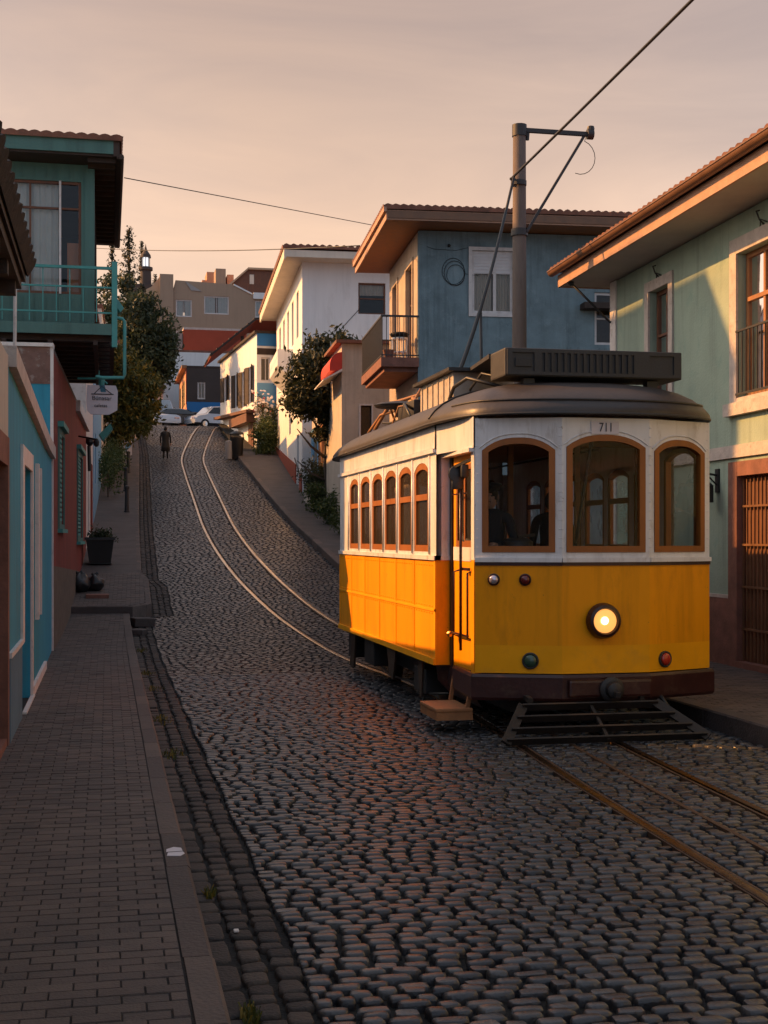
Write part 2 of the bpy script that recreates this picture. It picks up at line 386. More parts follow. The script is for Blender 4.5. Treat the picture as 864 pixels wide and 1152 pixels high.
M('brown_plinth',(.13,.085,.06),.9,.3,4,.4,20)
M('teal_wood',(.065,.155,.135),.6,.16,3,.12,30,streak=.3,dirt=(.05,.14,.13),dirtamt=.5,runs=0.3)
M('teal_bright',(.05,.25,.235),.5,.15,4,.08,30)
M('dark_wood',(.035,.02,.014),.75,.3,4,.2,30,streak=.3)
M('wood_brown',(.13,.05,.025),.6,.3,6,.15,40,streak=.3)
M('wood_warm',(.30,.13,.05),.6,.2,6,.12,40,streak=.3)
M('white_trim',(.62,.58,.56),.7,.1,4,.12,30,dirt=(.35,.28,.25),dirtamt=.5)
M('curtain',(.60,.52,.43),.9,.06,4,0)
M('white_curtain',(.72,.74,.72),.9,.05,4,0)
M('blind',(.62,.60,.60),.8,.06,4,0)
M('brick_red',(.30,.055,.025),.85,.1,1,.1,12)
M('blue_bright',(.02,.16,.42),.7,.08,1,.08,12)
M('blue_light',(.14,.34,.55),.7,.08,1,.08,12)
M('charcoal',(.055,.042,.038),.8,.1,1,.1,12)
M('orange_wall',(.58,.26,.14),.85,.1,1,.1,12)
M('grey_wall',(.30,.28,.27),.85,.1,1,.1,12)
M('concrete_pole',(.13,.10,.085),.85,.2,5,.3,50,streak=.2,dirt=(.09,.07,.06),dirtamt=.6,runs=0.3)
M('red_awning',(.50,.035,.02),.6,.1,4,.05,20)
M('bark',(.06,.045,.035),.9,.3,8,.5,40,streak=.3)
M('black_plastic',(.012,.012,.013),.4,.2,6,.15,20)
M('black_cloth',(.008,.008,.009),.8,.2,8,.1,40)
M('navy_cloth',(.012,.013,.018),.8,.2,8,.1,40)
M('skin',(.36,.20,.14),.6,.08,8,.05,40)
M('car_white',(.62,.64,.68),.3,.03,1,0,coat=.6); M('car_black',(.015,.017,.02),.25,.05,1,0,coat=.6)
M('car_silver',(.42,.46,.52),.3,.03,1,0,coat=.6,metal=.3); M('car_red',(.18,.02,.02),.3,.03,1,0,coat=.6)
M('tyre',(.012,.012,.012),.85,.1,6,.1); M('chrome',(.6,.6,.6),.2,.05,4,0,metal=1.)
M('flower_cream',(.75,.66,.60),.7,.1,6,0); M('flower_rose',(.45,.10,.10),.7,.2,6,0)
M('sign_white',(.62,.58,.62),.5,.05,4,.03,20); M('sign_ink',(.03,.035,.05),.6,.1,4,0); M('sign_blue',(.03,.16,.24),.5,.1,4,0)
M('lens_red',(.45,.03,.012),.2,.1,4,0,coat=.5); M('lens_green',(.03,.07,.045),.2,.1,4,0,coat=.5); M('lens_clear',(.55,.5,.6),.12,.1,20,0,metal=.6); M('lens_dred',(.12,.01,.012),.2,.1,4,0,coat=.5)
M('brass',(.55,.34,.12),.35,.15,6,.05,40,metal=1.)
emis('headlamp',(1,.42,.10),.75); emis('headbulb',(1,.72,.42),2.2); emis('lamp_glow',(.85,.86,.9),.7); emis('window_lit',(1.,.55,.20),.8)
glass('glass_tram',(.95,.96,.95),.03,.0,spec=.5); glass('glass_dusty',(.45,.40,.34),.1,.35,(.10,.075,.05),1.); glass('glass_house',(.85,.87,.87),.04,.08,(.03,.03,.035),1.); glass('glass_dark',(.1,.1,.1),.05,.85,(.02,.018,.018),1.3)
leafmat('leaf_dark',(.012,.02,.008),(.035,.05,.018),(.06,.07,.025)); leafmat('leaf_green',(.02,.04,.010),(.055,.085,.02),(.10,.12,.03))
leafmat('leaf_yellow',(.022,.034,.007),(.07,.078,.012),(.26,.17,.018)); leafmat('leaf_warm',(.02,.022,.008),(.06,.055,.02),(.14,.08,.03))
leafmat('leaf_bush',(.012,.018,.007),(.034,.042,.015),(.085,.075,.025)); leafmat('leaf_conifer',(.010,.014,.007),(.025,.032,.012),(.05,.045,.02))
# ================================================================== SETTING
def strip(name,mat,xl,xr,y0,y1,dz,step=1.,kind='structure',nx=1):
    m=MB(); n=int((y1-y0)/step)+1; vs=[]
    for i in range(n+1):
        y=y0+(y1-y0)*i/n; a=xl(y) if callable(xl) else xl; b=xr(y) if callable(xr) else xr
        for k in range(nx+1): vs.append((a+(b-a)*k/nx,y,H(y)+dz))
    w=nx+1
    m.add(vs,[(i*w+k,i*w+k+1,(i+1)*w+k+1,(i+1)*w+k) for i in range(n) for k in range(nx)])
    return m.build(name,mat,kind=kind,smooth=True,fix=False)
strip('ground','earth',-500,500,-60,900,-.10,4.)
strip('road_bed','joint',lambda y:interp(LK,y)-.1,lambda y:interp(RK,y)+.1,-12,82,-.034,1.)
strip('road_top','cobble',-8,14,80.5,100,.0,1.5)

cob=MB()
def stone(mb,x,y,w,d,h=.008,n=8,lod=0,zo=0.):
    z=H(y)+zo; ry=random.uniform(-.0,.05)
    tx=random.gauss(0,.02); ty=random.gauss(0,.02); sl=(H(y+.2)-H(y-.2))/.4
    dz=random.gauss(0,.003); e=random.uniform(.5,.8); vs=[]
    prof=((1.,-.040),(.98,-.008),(.90,h*.35),(.70,h*.92)) if lod==0 else ((1.,-.035),(.86,h*.5))
    jit=[random.uniform(.84,1.10) for _ in range(n)]
    for s,zz in prof:
        for k in range(n):
            a=2*PI*(k+.5)/n; ca=math.cos(a);sa=math.sin(a)
            px=math.copysign(abs(ca)**.42,ca)*w/2*s*jit[k]; py=math.copysign(abs(sa)**.42,sa)*d/2*s*jit[(k*3)%n]
            vs.append((x+px,y+py,z+sl*py+zz+dz+px*tx+py*ty))
    L=len(prof); fs=[(i*n+k,i*n+(k+1)%n,(i+1)*n+(k+1)%n,(i+1)*n+k) for i in range(L-1) for k in range(n)]
    if lod==0:
        vs.append((x+random.uniform(-.1,.1)*w,y+random.uniform(-.1,.1)*d,z+h+dz)); c=len(vs)-1
        fs+=[((L-1)*n+k,(L-1)*n+(k+1)%n,c) for k in range(n)]
    else: fs.append(tuple((L-1)*n+k for k in range(n)))
    mb.add(vs,fs,random.uniform(.01,1))
y=3.6
while y<81:
    lod=0 if y<20 else 1
    pd=.094 if y<20 else (.118 if y<36 else .16)
    x=interp(LK,y)+.415+.010*math.sin(y*3); xr=interp(RK,y)-.05
    cx=railx(y); rails=[cx,cx+GA]
    first=random.uniform(.05,.17)
    ph=random.uniform(0,6)
    while x<xr:
        w=(first or random.uniform(.10,.19))*(1 if y<36 else 1.25); first=0
        xc=x+w/2
        hit=[r for r in rails if abs(xc-r)<w/2+.055]
        if hit:
            r=hit[0]
            if x<r-.055-.07:
                w=(r-.055)-x; xc=x+w/2
            else:
                x=r+.058; continue
        yy=y+.035*math.sin(xc*1.3+y*.15)+.02*math.sin(xc*3.1+y*.7)+random.gauss(0,.009)
        if y>=12 or True:
            stone(cob,xc,yy,w-.018,pd-random.uniform(.008,.026),random.uniform(.003,.011),8 if lod==0 else 6,lod)
        x+=w
    y+=pd
cob.build('cobblestones','cobble',kind='structure',smooth=50,fix=False)
# gutter course: two lines of longer setts laid along the kerb
gut=MB()
for col_,off,wd in ((0,.205,.135),(1,.343,.14)):
    y=3.4
    while y<80:
        d=random.uniform(.10,.20); k=interp(LK,y)
        stone(gut,k+off+random.gauss(0,.008),y+d/2,wd-.012,d-.016,.006,8,0 if y<20 else 1,zo=-.010+col_*.004); y+=d
y=3.4
while y<80:
    d=random.uniform(.16,.42); stone(gut,interp(LK,y)+.068,y+d/2,.13,d-.012,.003,8,0,zo=-.020); y+=d
gut.build('gutter_setts','gutter_stone',kind='structure',smooth=50,fix=False)

# rails
def rail_mesh(off,y0,y1,hw,dz,mat,name,parent=None):
    m=MB(); n=int((y1-y0)/.4); vs=[]
    for i in range(n+1):
        y=y0+(y1-y0)*i/n; x=railx(y)+off; z=H(y)+dz
        vs+=[(x-hw,y,z-.04),(x-hw,y,z-.002),(x-hw+.006,y,z),(x+hw-.006,y,z),(x+hw,y,z-.002),(x+hw,y,z-.04)]
    m.add(vs,[(i*6+k,i*6+k+1,(i+1)*6+k+1,(i+1)*6+k) for i in range(n) for k in range(5)])
    return m.build(name,mat,parent,smooth=30,fix=False)
tr=thing('tram_track','two grooved steel tram rails curving up the cobbled hill past the tram','tram track')
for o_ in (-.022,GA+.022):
    rail_mesh(o_,-10,16,.032,.014,'rail_dark','rail',tr); rail_mesh(o_,16,82,.040,.018,'rail_steel','rail',tr)
rail_mesh(.036,-10,82,.012,.006,'rail_rust','guard_rail',tr); rail_mesh(GA-.036,-10,82,.012,.006,'rail_rust','guard_rail',tr)
rail_mesh(.50,-10,24,.02,.014,'rail_rust','centre_rail',tr)
rail_mesh(-.056,-10,30,.010,.008,'rail_rust','rail_flange',tr); rail_mesh(GA+.056,-10,30,.010,.008,'rail_rust','rail_flange',tr)

# left pavement -----------------------------------------------------
def wl(y): return interp([(-10,-.9),(23,-.9),(38,-.56),(55,-.2),(80,.3)],y)
def brickfield(mb,xl,xr,y0,y1,dz,bw=.2,bd=.1,lod=0,cut=None):
    y=y0; row=0
    while y<y1-bd*.5:
        a=xl(y); b=xr(y); x=a-(bw/2 if row%2 else 0)-.02
        while x<b-.01:
            x0=max(x,a); x1=min(x+bw,b)
            if x1-x0>.03:
                z=H(y+bd/2)+dz+random.gauss(0,.0019); g=.0016; e=.004; sl=(H(y+bd)-H(y))/1.
                A=[(x0+g,y+g,z-.012),(x1-g,y+g,z-.012),(x1-g,y+bd-g,z-.012+sl),(x0+g,y+bd-g,z-.012+sl)]
                B=[(x0+g+e,y+g+e,z),(x1-g-e,y+g+e,z+random.gauss(0,.0008)),(x1-g-e,y+bd-g-e,z+sl),(x0+g+e,y+bd-g-e,z+sl)]
                mb.add(A+B,[(4,5,6,7),(0,1,5,4),(1,2,6,5),(2,3,7,6),(3,0,4,7)],random.uniform(.01,1))
            x+=bw
        y+=bd; row+=1
SW=.13
strip('pavement_bed','mortar',lambda y:wl(y)-1.,lambda y:interp(LK,y)-.06,-8,29.,SW-.007)
pv=MB(); brickfield(pv,lambda y:wl(y)-.02,lambda y:.335,3.0,28.9,SW,.2,.1)
pv.build('pavement_left','paver',kind='structure',fix=False)
def kerbs(mb,xf,y0,y1,w,dz,dep,side=1,seg=(.8,1.1)):
    y=y0
    while y<y1:
        d=min(random.uniform(*seg),y1-y)
        if d<.2: break
        a=y+.004; b=y+d-.004; j=random.gauss(0,.003); r=random.uniform(.01,1)
        xa=xf(a)+j; xb=xf(b)+j; za=H(a)+dz; zb=H(b)+dz; e=.018; s_=-side
        P=lambda x,y,z:(x,y,z)
        v=[(xa+s_*w,a,za-.001),(xa+s_*e,a,za),(xa,a,za-e),(xa,a,za-dep),(xb+s_*w,b,zb-.001),(xb+s_*e,b,zb),(xb,b,zb-e),(xb,b,zb-dep)]
        mb.add(v,[(0,1,5,4),(1,2,6,5),(2,3,7,6),(0,3,2,1),(4,5,6,7)],r); y+=d
k=MB(); kerbs(k,lambda y:interp(LK,y),2.5,28.9,.14,SW+.003,.25); k.build('kerb_left','kerb',kind='structure',fix=False)
# raised landing with rounded corner then sloping slabs
SU=.27
lp=MB(); ys=[28.9+ .4*i for i in range(13)]
def lxr(y):
    if y<29.5: return .52+.44*math.sin(PI/2*max(0,(y-28.9)/.6))
    return interp([(29.5,.96),(33.2,1.0),(34.2,.86),(44,1.03),(52,1.22),(65,1.53),(90,1.6)],y)
brickfield(lp,lambda y:wl(y)-.02,lambda y:lxr(y)-.12,28.95,34.0,SU,.2,.12); lp.build('pavement_landing','paver',kind='structure',fix=False)
strip('landing_bed','mortar',lambda y:wl(y)-1.,lambda y:lxr(y)-.06,28.9,34.,SU-.007,.3)
fr=MB(); fr.box(-1.5,.54,28.86,28.9,0,H(28.9)+SU); fr.build('landing_riser','kerb',kind='structure')
k=MB(); kerbs(k,lxr,28.9,76,.12,SU+.003,.42,seg=(.25,.4)); k.build('kerb_upper_left','kerb',kind='structure',fix=False)
def slabs(mb,xl,xr,y0,y1,dz,L=1.5,stepz=0.):
    y=y0
    while y<y1:
        b=min(y+L,y1); r=random.uniform(.01,1); n=3
        for q in range(n):
            ya=y+(b-y)*q/n+(.012 if q==0 else 0); yb=y+(b-y)*(q+1)/n-(.012 if q==n-1 else 0)
            mb.add([(xl(ya),ya,H(ya)+dz),(xr(ya),ya,H(ya)+dz),(xr(yb),yb,H(yb)+dz),(xl(yb),yb,H(yb)+dz)],[(0,1,2,3)],r)
        y=b
sb=MB(); slabs(sb,lambda y:wl(y)-1.,lambda y:lxr(y)-.11,34.0,80,SU-.002); sb.build('footpath_upper_left','slab',kind='structure',fix=False)
strip('footpath_bed_left','joint',lambda y:wl(y)-1.,lambda y:lxr(y)-.1,34.0,80,SU-.03)
# right pavement
RW=.2
strip('pavement_bed_right','joint',lambda y:interp(RK,y)+.1,12.,-8,80,RW-.008)
pv=MB(); brickfield(pv,lambda y:interp(RK,y)+.19,lambda y:9.3,9.0,24,RW,.22,.11); pv.build('pavement_right','paver',kind='structure',fix=False)
sb=MB(); slabs(sb,lambda y:interp(RK,y)+.19,lambda y:9.5,24,66,RW-.001,1.7); sb.build('footpath_upper_right','slab',kind='structure',fix=False)
k=MB(); kerbs(k,lambda y:interp(RK,y),2,67,.19,RW+.003,.35,side=-1); k.build('kerb_right','kerb',kind='structure',fix=False)

# loose setts by the landing
for (x,y,a,w,d,h,lb) in ((.72,27.9,.2,.42,.5,.16,'flat stone block forming a step below the brick landing'),(.62,26.6,-.3,.26,.42,.09,'small tilted stone lying in the gutter below the step block')):
    m=MB(); m.box(-w/2,w/2,-d/2,d/2,-.02,h,.02); o=m.build('stone_block','kerb'); o.location=(x,y,H(y)); o.rotation_euler=(0,.03,a); tag(o,lb,'stone block')
# drain grate across the pavement
m=MB(); m.prism([(-.05,-.07,0),(.03,-.09,0),(.06,-.03,0),(.05,.02,0),(-.04,.01,0)],(0,0,.002)); m.prism([(-.05,.03,0),(.05,.04,0),(.045,.12,0),(.0,.15,0),(-.045,.10,0)],(0,0,.002))
o=m.build('paint_mark','sign_white'); o.location=(.405,8.2,H(8.2)+SW+.0035); tag(o,'faded white paint mark on the left kerb stone','paint mark')
g=MB(); g.box(-.95,-.12,22.35,22.72,SW+.001,SW+.012)
for i in range(20): g.box(-.93+i*.04,-.912+i*.04,22.38,22.69,SW+.012,SW+.020)
tag(g.build('drain_grate','dark_metal'),'dark iron drain grate set into the left brick pavement','drain grate')
g=MB(); g.box(-.45,.05,30.2,30.9,H(30.2)+SU+.003,H(30.9)+SU+.01,.0); tag(g.build('inspection_cover','brown_stone'),'reddish inspection cover in the brick landing beside the bags','cover')

# weeds in the gutter
wd=MB()
for (x,y,n,r) in ((.60,5.72,110,.07),(.58,7.75,60,.06),(.62,12.8,80,.16),(.6,15.2,70,.2),(.66,18.4,60,.2),(.62,20.5,60,.2),(.6,24,60,.2)):
    for _ in range(n):
        a=random.uniform(0,6.28);q=random.uniform(0,1)**.7; px=x+.6*r*q*math.cos(a); py=y+r*1.6*q*math.sin(a); h=random.uniform(.01,.045); b=random.uniform(0,6.28)
        dx=math.cos(b)*.006;dy=math.sin(b)*.006; lx=random.gauss(0,.015);ly=random.gauss(0,.015)
        wd.add([(px-dx,py-dy,H(py)-.02),(px+dx,py+dy,H(py)-.02),(px+lx+dx*.6,py+ly,H(py)-.01+h),(px+lx-dx*.6,py+ly,H(py)-.01+h)],[(0,1,2,3)],random.uniform(.2,1))
tag(wd.build('gutter_weeds','leaf_yellow',fix=False),'dry yellow green weeds growing between the gutter setts','weeds',kind='stuff')
for x,y,s,lb in ((.66,6.95,.014,'small pale litter scrap in the gutter near the lower weeds'),):
    m=MB(); m.box(-s,s,-s*1.3,s*1.3,0,.012,.005); o=m.build('litter_scrap','white_trim'); o.location=(x,y,.0); tag(o,lb,'litter')

# ================================================================== TRAM  (world coordinates, root at its floor centre)
TR=thing('tram','vintage yellow and white tram with brown roof and lit headlamp','tram',(5.02,17.2,0))
def T(m,name,mat,par=None,**k): return m.build(name,mat,par or TR,world=True,**k)
XL,XRt,YF,YB=3.60,6.44,14.45,20.70
F=[(3.76,14.45),(3.72,13.27),(4.55,12.95),(5.50,12.95),(6.32,13.27),(6.28,14.45)]       # front vestibule outline
B=[(6.26,20.70),(6.22,21.6),(5.5,21.9),(4.55,21.9),(3.85,21.6),(3.80,20.70)]
def arc_top(u,u0,u1,zs,rise): 
    q=(u-(u0+u1)/2)/((u1-u0)/2); return zs+rise*max(0.,1-abs(q)**2.5)
def awall(mb,P,Q,z0,z1,holes,t=.05):
    """wall P-Q with arched openings (u0,u1,zb,zs,rise); outside is on the left of P->Q"""
    P=Vector(P+(0,));Q=Vector(Q+(0,)); L=(Q-P).length; U=(Q-P)/L; Nn=Vector((U.y,-U.x,0))
    us=[0.]; holes=sorted(holes)
    for h in holes: us+= [h[0]+(h[1]-h[0])*i/12 for i in range(13)]
    us.append(L)
    def pt(u,z,i): p=P+U*u-Nn*(t*i); return (p.x,p.y,z)
    def face(a,b,za0,za1,zb0,zb1):
        mb.quad(pt(a,za0,0),pt(b,zb0,0),pt(b,zb1,0),pt(a,za1,0)); mb.quad(pt(a,za0,1),pt(a,za1,1),pt(b,zb1,1),pt(b,zb0,1))
    for a,b in zip(us,us[1:]):
        if b-a<1e-6: continue
        h=[q for q in holes if q[0]<(a+b)/2<q[1]]
        if not h: face(a,b,z0,z1,z0,z1); continue
        h=h[0]; ta=arc_top(a,h[0],h[1],h[3],h[4]); tb=arc_top(b,h[0],h[1],h[3],h[4])
        face(a,b,z0,h[2],z0,h[2]); face(a,b,ta,z1,tb,z1)
        mb.quad(pt(a,ta,0),pt(b,tb,0),pt(b,tb,1),pt(a,ta,1)); mb.quad(pt(a,h[2],0),pt(a,h[2],1),pt(b,h[2],1),pt(b,h[2],0))
    for h in holes:
        for u in h[:2]: mb.quad(pt(u,h[2],0),pt(u,h[3],0),pt(u,h[3],1),pt(u,h[2],1))
    return P,U,Nn
def aframe(P,U,Nn,h,w,n0,n1,mat,name,gl='glass_tram',rail=None,gl2=None,par=None):
    u0,u1,zb,zs,rise=h
    def pts(i):
        a,b=u0+i,u1-i; out=[(a,zb+i),(b,zb+i)]
        for k in range(13):
            u=b+(a-b)*k/12; out.append((u,arc_top(u,a,b,zs-i*(.3 if k in(0,12) else .3),rise-i*.7)))
        return out
    def W(q,n): p=P+U*q[0]+Nn*n; return (p.x,p.y,q[1])
    m=MB(); m.ring([W(q,n0) for q in pts(0.002)],[W(q,n0) for q in pts(w)],Nn*(n1-n0))
    if rail:
        a,b=u0+w*.9,u1-w*.9; A=P+U*a+Nn*n0; Bq=P+U*b+Nn*n0
        m.prism([(A.x,A.y,rail-.035),(Bq.x,Bq.y,rail-.035),(Bq.x,Bq.y,rail+.035),(A.x,A.y,rail+.035)],Nn*(n1-n0)*1.1)
    f=T(m,name,mat,par,smooth=35)
    g=MB(); nm=(n0+n1)/2; q=pts(w*.6)
    if rail and gl2:
        lo=[(q[0][0],q[0][1]),(q[1][0],q[1][1]),(q[1][0],rail),(q[0][0],rail)]
        g.add([W(p,nm) for p in lo],[(0,1,2,3)]); T(g,'pane',gl2,f,fix=False); g=MB()
        hi=[(q[0][0],rail),(q[1][0],rail)]+q[2:]; g.add([W(p,nm) for p in hi],[tuple(range(len(hi)))]); T(g,'pane',gl,f,fix=False)
    else:
        g.add([W(p,nm) for p in q],[tuple(range(len(q)))]); T(g,'pane',gl,f,fix=False)
    return f
# lower yellow panels
ly=MB(); lb=MB(); wh=MB(); up=MB()
SILL=1.82; FL=.66
for (P,Q) in ((F[1],F[2]),(F[2],F[3]),(F[3],F[4])):
    awall(ly,P,Q,.945,SILL-.02,[]); awall(lb,P,Q,FL,.945,[],.051)
awall(ly,F[4],F[5],FL,SILL-.02,[]); 
T(ly,'front_panel','yellow'); T(lb,'front_band','yellow_light')
sd=MB()
sd.box(XL,XL+.05,YF,YB,.63,SILL-.02); sd.box(XRt-.05,XRt,YF,YB,.63,SILL-.02)
sd.box(XL+.05,3.78,YF,YF+.04,.63,SILL-.02); sd.box(6.26,XRt-.05,YF,YF+.04,.63,SILL-.02)
sd.box(XL+.05,XRt-.05,YB-.04,YB,.63,SILL-.02)
side=T(sd,'side_panel','yellow')
mo=MB()
for x,s in ((XL,-1),(XRt,1)):
    xa,xb=(x-.014,x-.0) if s<0 else (x,x+.014)
    mo.box(xa,xb,YF,YB,1.225,1.25); mo.box(xa-(.02 if s<0 else 0),xb+(.02 if s>0 else 0),YF,YB,.63,.70); mo.box(xa,xb,YF,YF+.05,.70,1.79)
    yy=YF+1.05
    while yy<YB: mo.box(xa+(.006 if s<0 else 0),xb-(.006 if s>0 else 0),yy,yy+.02,.70,1.79); yy+=1.04
    yy=YF+.04
    while yy<YB-.02:
        for z in (.665,1.74,1.2,1.28): mo.lathe((x,yy,z),(s,0,0),[(0,.011),(.022 if z<.7 else .008,.009),(.04 if z<.7 else .012,0)],6)
        yy+=.13
T(mo,'moulding','yellow_light',side,smooth=40)
# white belt / sill
sl=MB()
for (P,Q) in ((F[1],F[2]),(F[2],F[3]),(F[3],F[4]),(F[4],F[5])):
    p=Vector(P+(0,));q=Vector(Q+(0,));U=(q-p).normalized();Nn=Vector((U.y,-U.x,0))
    a,b=p+Nn*.025-U*.0,q+Nn*.025+U*.0; c,d=p-Nn*.05,q-Nn*.05
    sl.add([(v.x,v.y,z) for z in (1.80,1.845) for v in (a,b,d,c)],[(0,1,2,3),(4,5,6,7),(0,1,5,4),(1,2,6,5),(2,3,7,6),(3,0,4,7)])
sl.box(XL-.03,XL+.05,YF-.02,YB,1.80,1.85); sl.box(XRt-.05,XRt+.03,YF-.02,YB,1.80,1.85); sl.box(XL-.02,3.78,YF-.02,YF,1.80,1.85)
T(sl,'sill_moulding','white_paint')
ml=MB()
for (P,Q) in ((F[1],F[2]),(F[2],F[3]),(F[3],F[4]),(F[4],F[5])):
    p=Vector(P+(0,));q=Vector(Q+(0,));U=(q-p).normalized();Nn=Vector((U.y,-U.x,0))
    a,b=p+Nn*.012,q+Nn*.012; c,d=p-Nn*.02,q-Nn*.02
    ml.add([(v.x,v.y,z) for z in (1.765,1.799) for v in (a,b,d,c)],[(0,1,2,3),(4,5,6,7),(0,1,5,4),(1,2,6,5),(2,3,7,6),(3,0,4,7)])
T(ml,'belt_line','maroon')
# upper white walls with arched front windows
W0=1.90; TOP=3.28
def L2(P,Q): return (Vector(Q)-Vector(P)).length
fr=[(F[1],F[2],.07,.82),(F[2],F[3],.045,.905),(F[3],F[4],.065,.80)]
for P,Q,a,b in fr:
    h=(a,b,W0,2.95 if P!=F[2] else 2.98,.13); r=awall(up,P,Q,1.845,TOP,[h]); aframe(*r,h,.065,-.055,.012,'orange_wood','front_window')
h=(.2,1.0,W0,2.93,.12); r=awall(up,F[4],F[5],1.845,TOP,[h]); aframe(*r,h,.06,-.055,.01,'orange_wood','corner_window')
T(up,'front_wall','white_paint')
# thin raised line over arches + rivets
rv=MB()
for P,Q,a,b in fr:
    p=Vector(P+(0,));q=Vector(Q+(0,));U=(q-p).normalized();Nn=Vector((U.y,-U.x,0))
    pts=[]
    for i in range(13):
        u=a-.025+(b-a+.05)*i/12; pt=p+U*u+Nn*.004; pts.append((pt.x,pt.y,arc_top(u,a-.025,b+.025,(2.975 if P!=F[2] else 3.005),.145)))
    rv.tube(pts,.008,5)
    for u in (a-.045,b+.045):
        for i in range(14): c=p+U*u+Nn*.0; rv.lathe((c.x,c.y,1.95+i*.095),Nn,[(0,.008),(.006,.006),(.008,0)],5)
T(rv,'rivets','white_paint',smooth=40)
# side walls with six arched windows each
HS=[(14.80-YF+.862*i,14.80-YF+.862*i+.74,W0-.01,2.82,.10) for i in range(6)]
us=MB()
r1=awall(us,(XL,YB),(XL,YF),1.85,3.06,[(YB-YF-h[1],YB-YF-h[0])+h[2:] for h in HS],.06)
r2=awall(us,(XRt,YF),(XRt,YB),1.85,3.06,HS,.06)
us.box(XL+.06,3.79,YF,YF+.06,1.85,3.0); us.box(6.25,XRt-.06,YF,YF+.06,1.85,3.0)
us.box(XL+.06,3.80,YB-.06,YB,1.85,3.06); us.box(6.26,XRt-.06,YB-.06,YB,1.85,3.06)
uw=T(us,'side_wall','white_paint')
for h in HS:
    hh=(YB-YF-h[1],YB-YF-h[0])+h[2:]
    aframe(*r1,hh,.075,-.05,-.005,'orange_wood','side_window',gl='glass_dusty',rail=2.52,gl2='glass_dusty')
    aframe(*r2,h,.075,-.05,-.005,'orange_wood','side_window',gl='glass_tram',rail=2.52,gl2='glass_tram')
for i in range(7):
    yy=YF+.29+.862*i
    for x in (XL,XRt): pl=MB(); pl.tube([(x,yy,1.86),(x,yy,2.98)],.022,8); T(pl,'pillar','white_paint',uw,smooth=True)
lt=MB()  # letterboard and cornice
lt.box(XL-.004,XL+.055,YF,YB,3.06,3.30); lt.box(XRt-.055,XRt+.004,YF,YB,3.06,3.30)
lt.box(XL-.004,XL+.05,YF-.02,YF,2.99,3.30)
T(lt,'letter_board','white_paint')
co=MB(); co.box(XL-.04,XL,YF-.0,YB,3.0,3.045); co.box(XRt,XRt+.04,YF,YB,3.0,3.045); T(co,'cornice','white_paint')
# area above door
dd=MB(); awall(dd,(3.597,14.46),(3.70,13.262),2.98,3.30,[]); dd.box(3.712,3.79,13.285,13.40,1.82,2.98); dd.box(3.66,3.80,13.3,14.45,2.94,2.98)
T(dd,'door_frame','white_paint'); dd=MB(); dd.box(3.712,3.79,13.285,13.40,.64,1.82); T(dd,'door_post','yellow')
dk=MB(); dk.box(3.78,3.82,13.40,14.45,.60,2.98); 
dk.box(3.755,3.775,14.36,14.45,.62,2.98); T(dk,'door_recess','black_plastic')
do=MB()
wall(do,(3.765,14.30,0),(0,-1,0),(-1,0,0),.90,.64,2.96,.035,[(.14,.76,1.98,2.80)])
dr=T(do,'door','yellow')
q=MB(); pbox(q,(3.765,14.30,0),(0,-1,0),(-1,0,0),.0,.9,1.80,1.95,0,.006); T(q,'door_band','white_paint',dr)
q=MB(); wall(q,(3.762,14.20,0),(0,-1,0),(-1,0,0),.72,1.95,2.84,.03,[(.06,.33,2.02,2.78),(.38,.66,2.02,2.78)]); T(q,'door_window','orange_wood',dr)
q=MB(); q.quad((3.772,14.2,1.98),(3.772,13.48,1.98),(3.772,13.48,2.82),(3.772,14.2,2.82)); T(q,'pane','glass_tram',dr,fix=False)
q=MB(); q.tube([(3.66,13.62,.86),(3.66,13.62,2.80)],.016,8)
T(q,'grab_pole','maroon',smooth=True)
q=MB()
for ya in (13.46,14.02): q.tube([(3.75,ya,.98),(3.69,ya,1.0),(3.69,ya,1.68),(3.75,ya,1.70)],.012,6)
q.bar((3.69,13.44,1.02),(3.69,14.1,1.02),.02); q.bar((3.69,13.40,1.72),(3.69,13.70,1.72),.03); q.bar((3.70,13.5,2.52),(3.70,14.1,2.52),.014)
T(q,'door_rail','maroon',smooth=40)
q=MB(); q.lathe((3.69,14.12,1.0),(-1,0,0),[(0,.03),(.03,.035),(.05,.02),(.055,0)],12); T(q,'door_knob','brass',smooth=40)
q=MB(); q.lathe((3.62,13.62,2.72),(0,-1,.15),[(-.07,.0),(-.06,.07),(-.01,.095),(.02,.09),(.03,.0)],18); q.box(3.56,3.69,13.59,13.65,2.56,2.68,.02); q.box(3.64,3.72,13.5,13.58,2.68,2.82,.02); q.bar((3.6,13.62,2.8),(3.75,13.4,2.88),.03)
T(q,'side_mirror','black_plastic',smooth=40)
# floor, interior, bulkhead
fl=MB(); fl.box(XL+.06,XRt-.06,YF+.06,YB-.06,.80,.90); fl.prism([(3.82,14.45,.72),(3.78,13.4,.72),(4.57,13.05,.72),(5.48,13.05,.72),(6.24,13.35,.72),(6.22,14.45,.72)],(0,0,.15))
T(fl,'floor','interior_wood')
ce=MB(); ce.box(XL+.07,XRt-.07,YF,YB,3.26,3.29); T(ce,'ceiling','cream_ceiling')
bk=MB(); wall(bk,(3.82,14.9,0),(1,0,0),(0,-1,0),2.4,.9,3.2,.05,[(.06,.76,1.35,3.12),(.82,1.58,.92,3.12),(1.64,2.34,1.35,3.12)]); T(bk,'bulkhead','interior_wood')
st=MB()
for i in range(5):
    y=15.6+i*.95
    for x in (3.75,5.35):
        st.box(x,x+.85,y,y+.42,1.28,1.36,.02); st.box(x,x+.85,y+.38,y+.46,1.36,1.85,.02); st.box(x+.05,x+.8,y+.05,y+.4,.9,1.28)
T(st,'seat_bench','interior_wood')
q=MB()
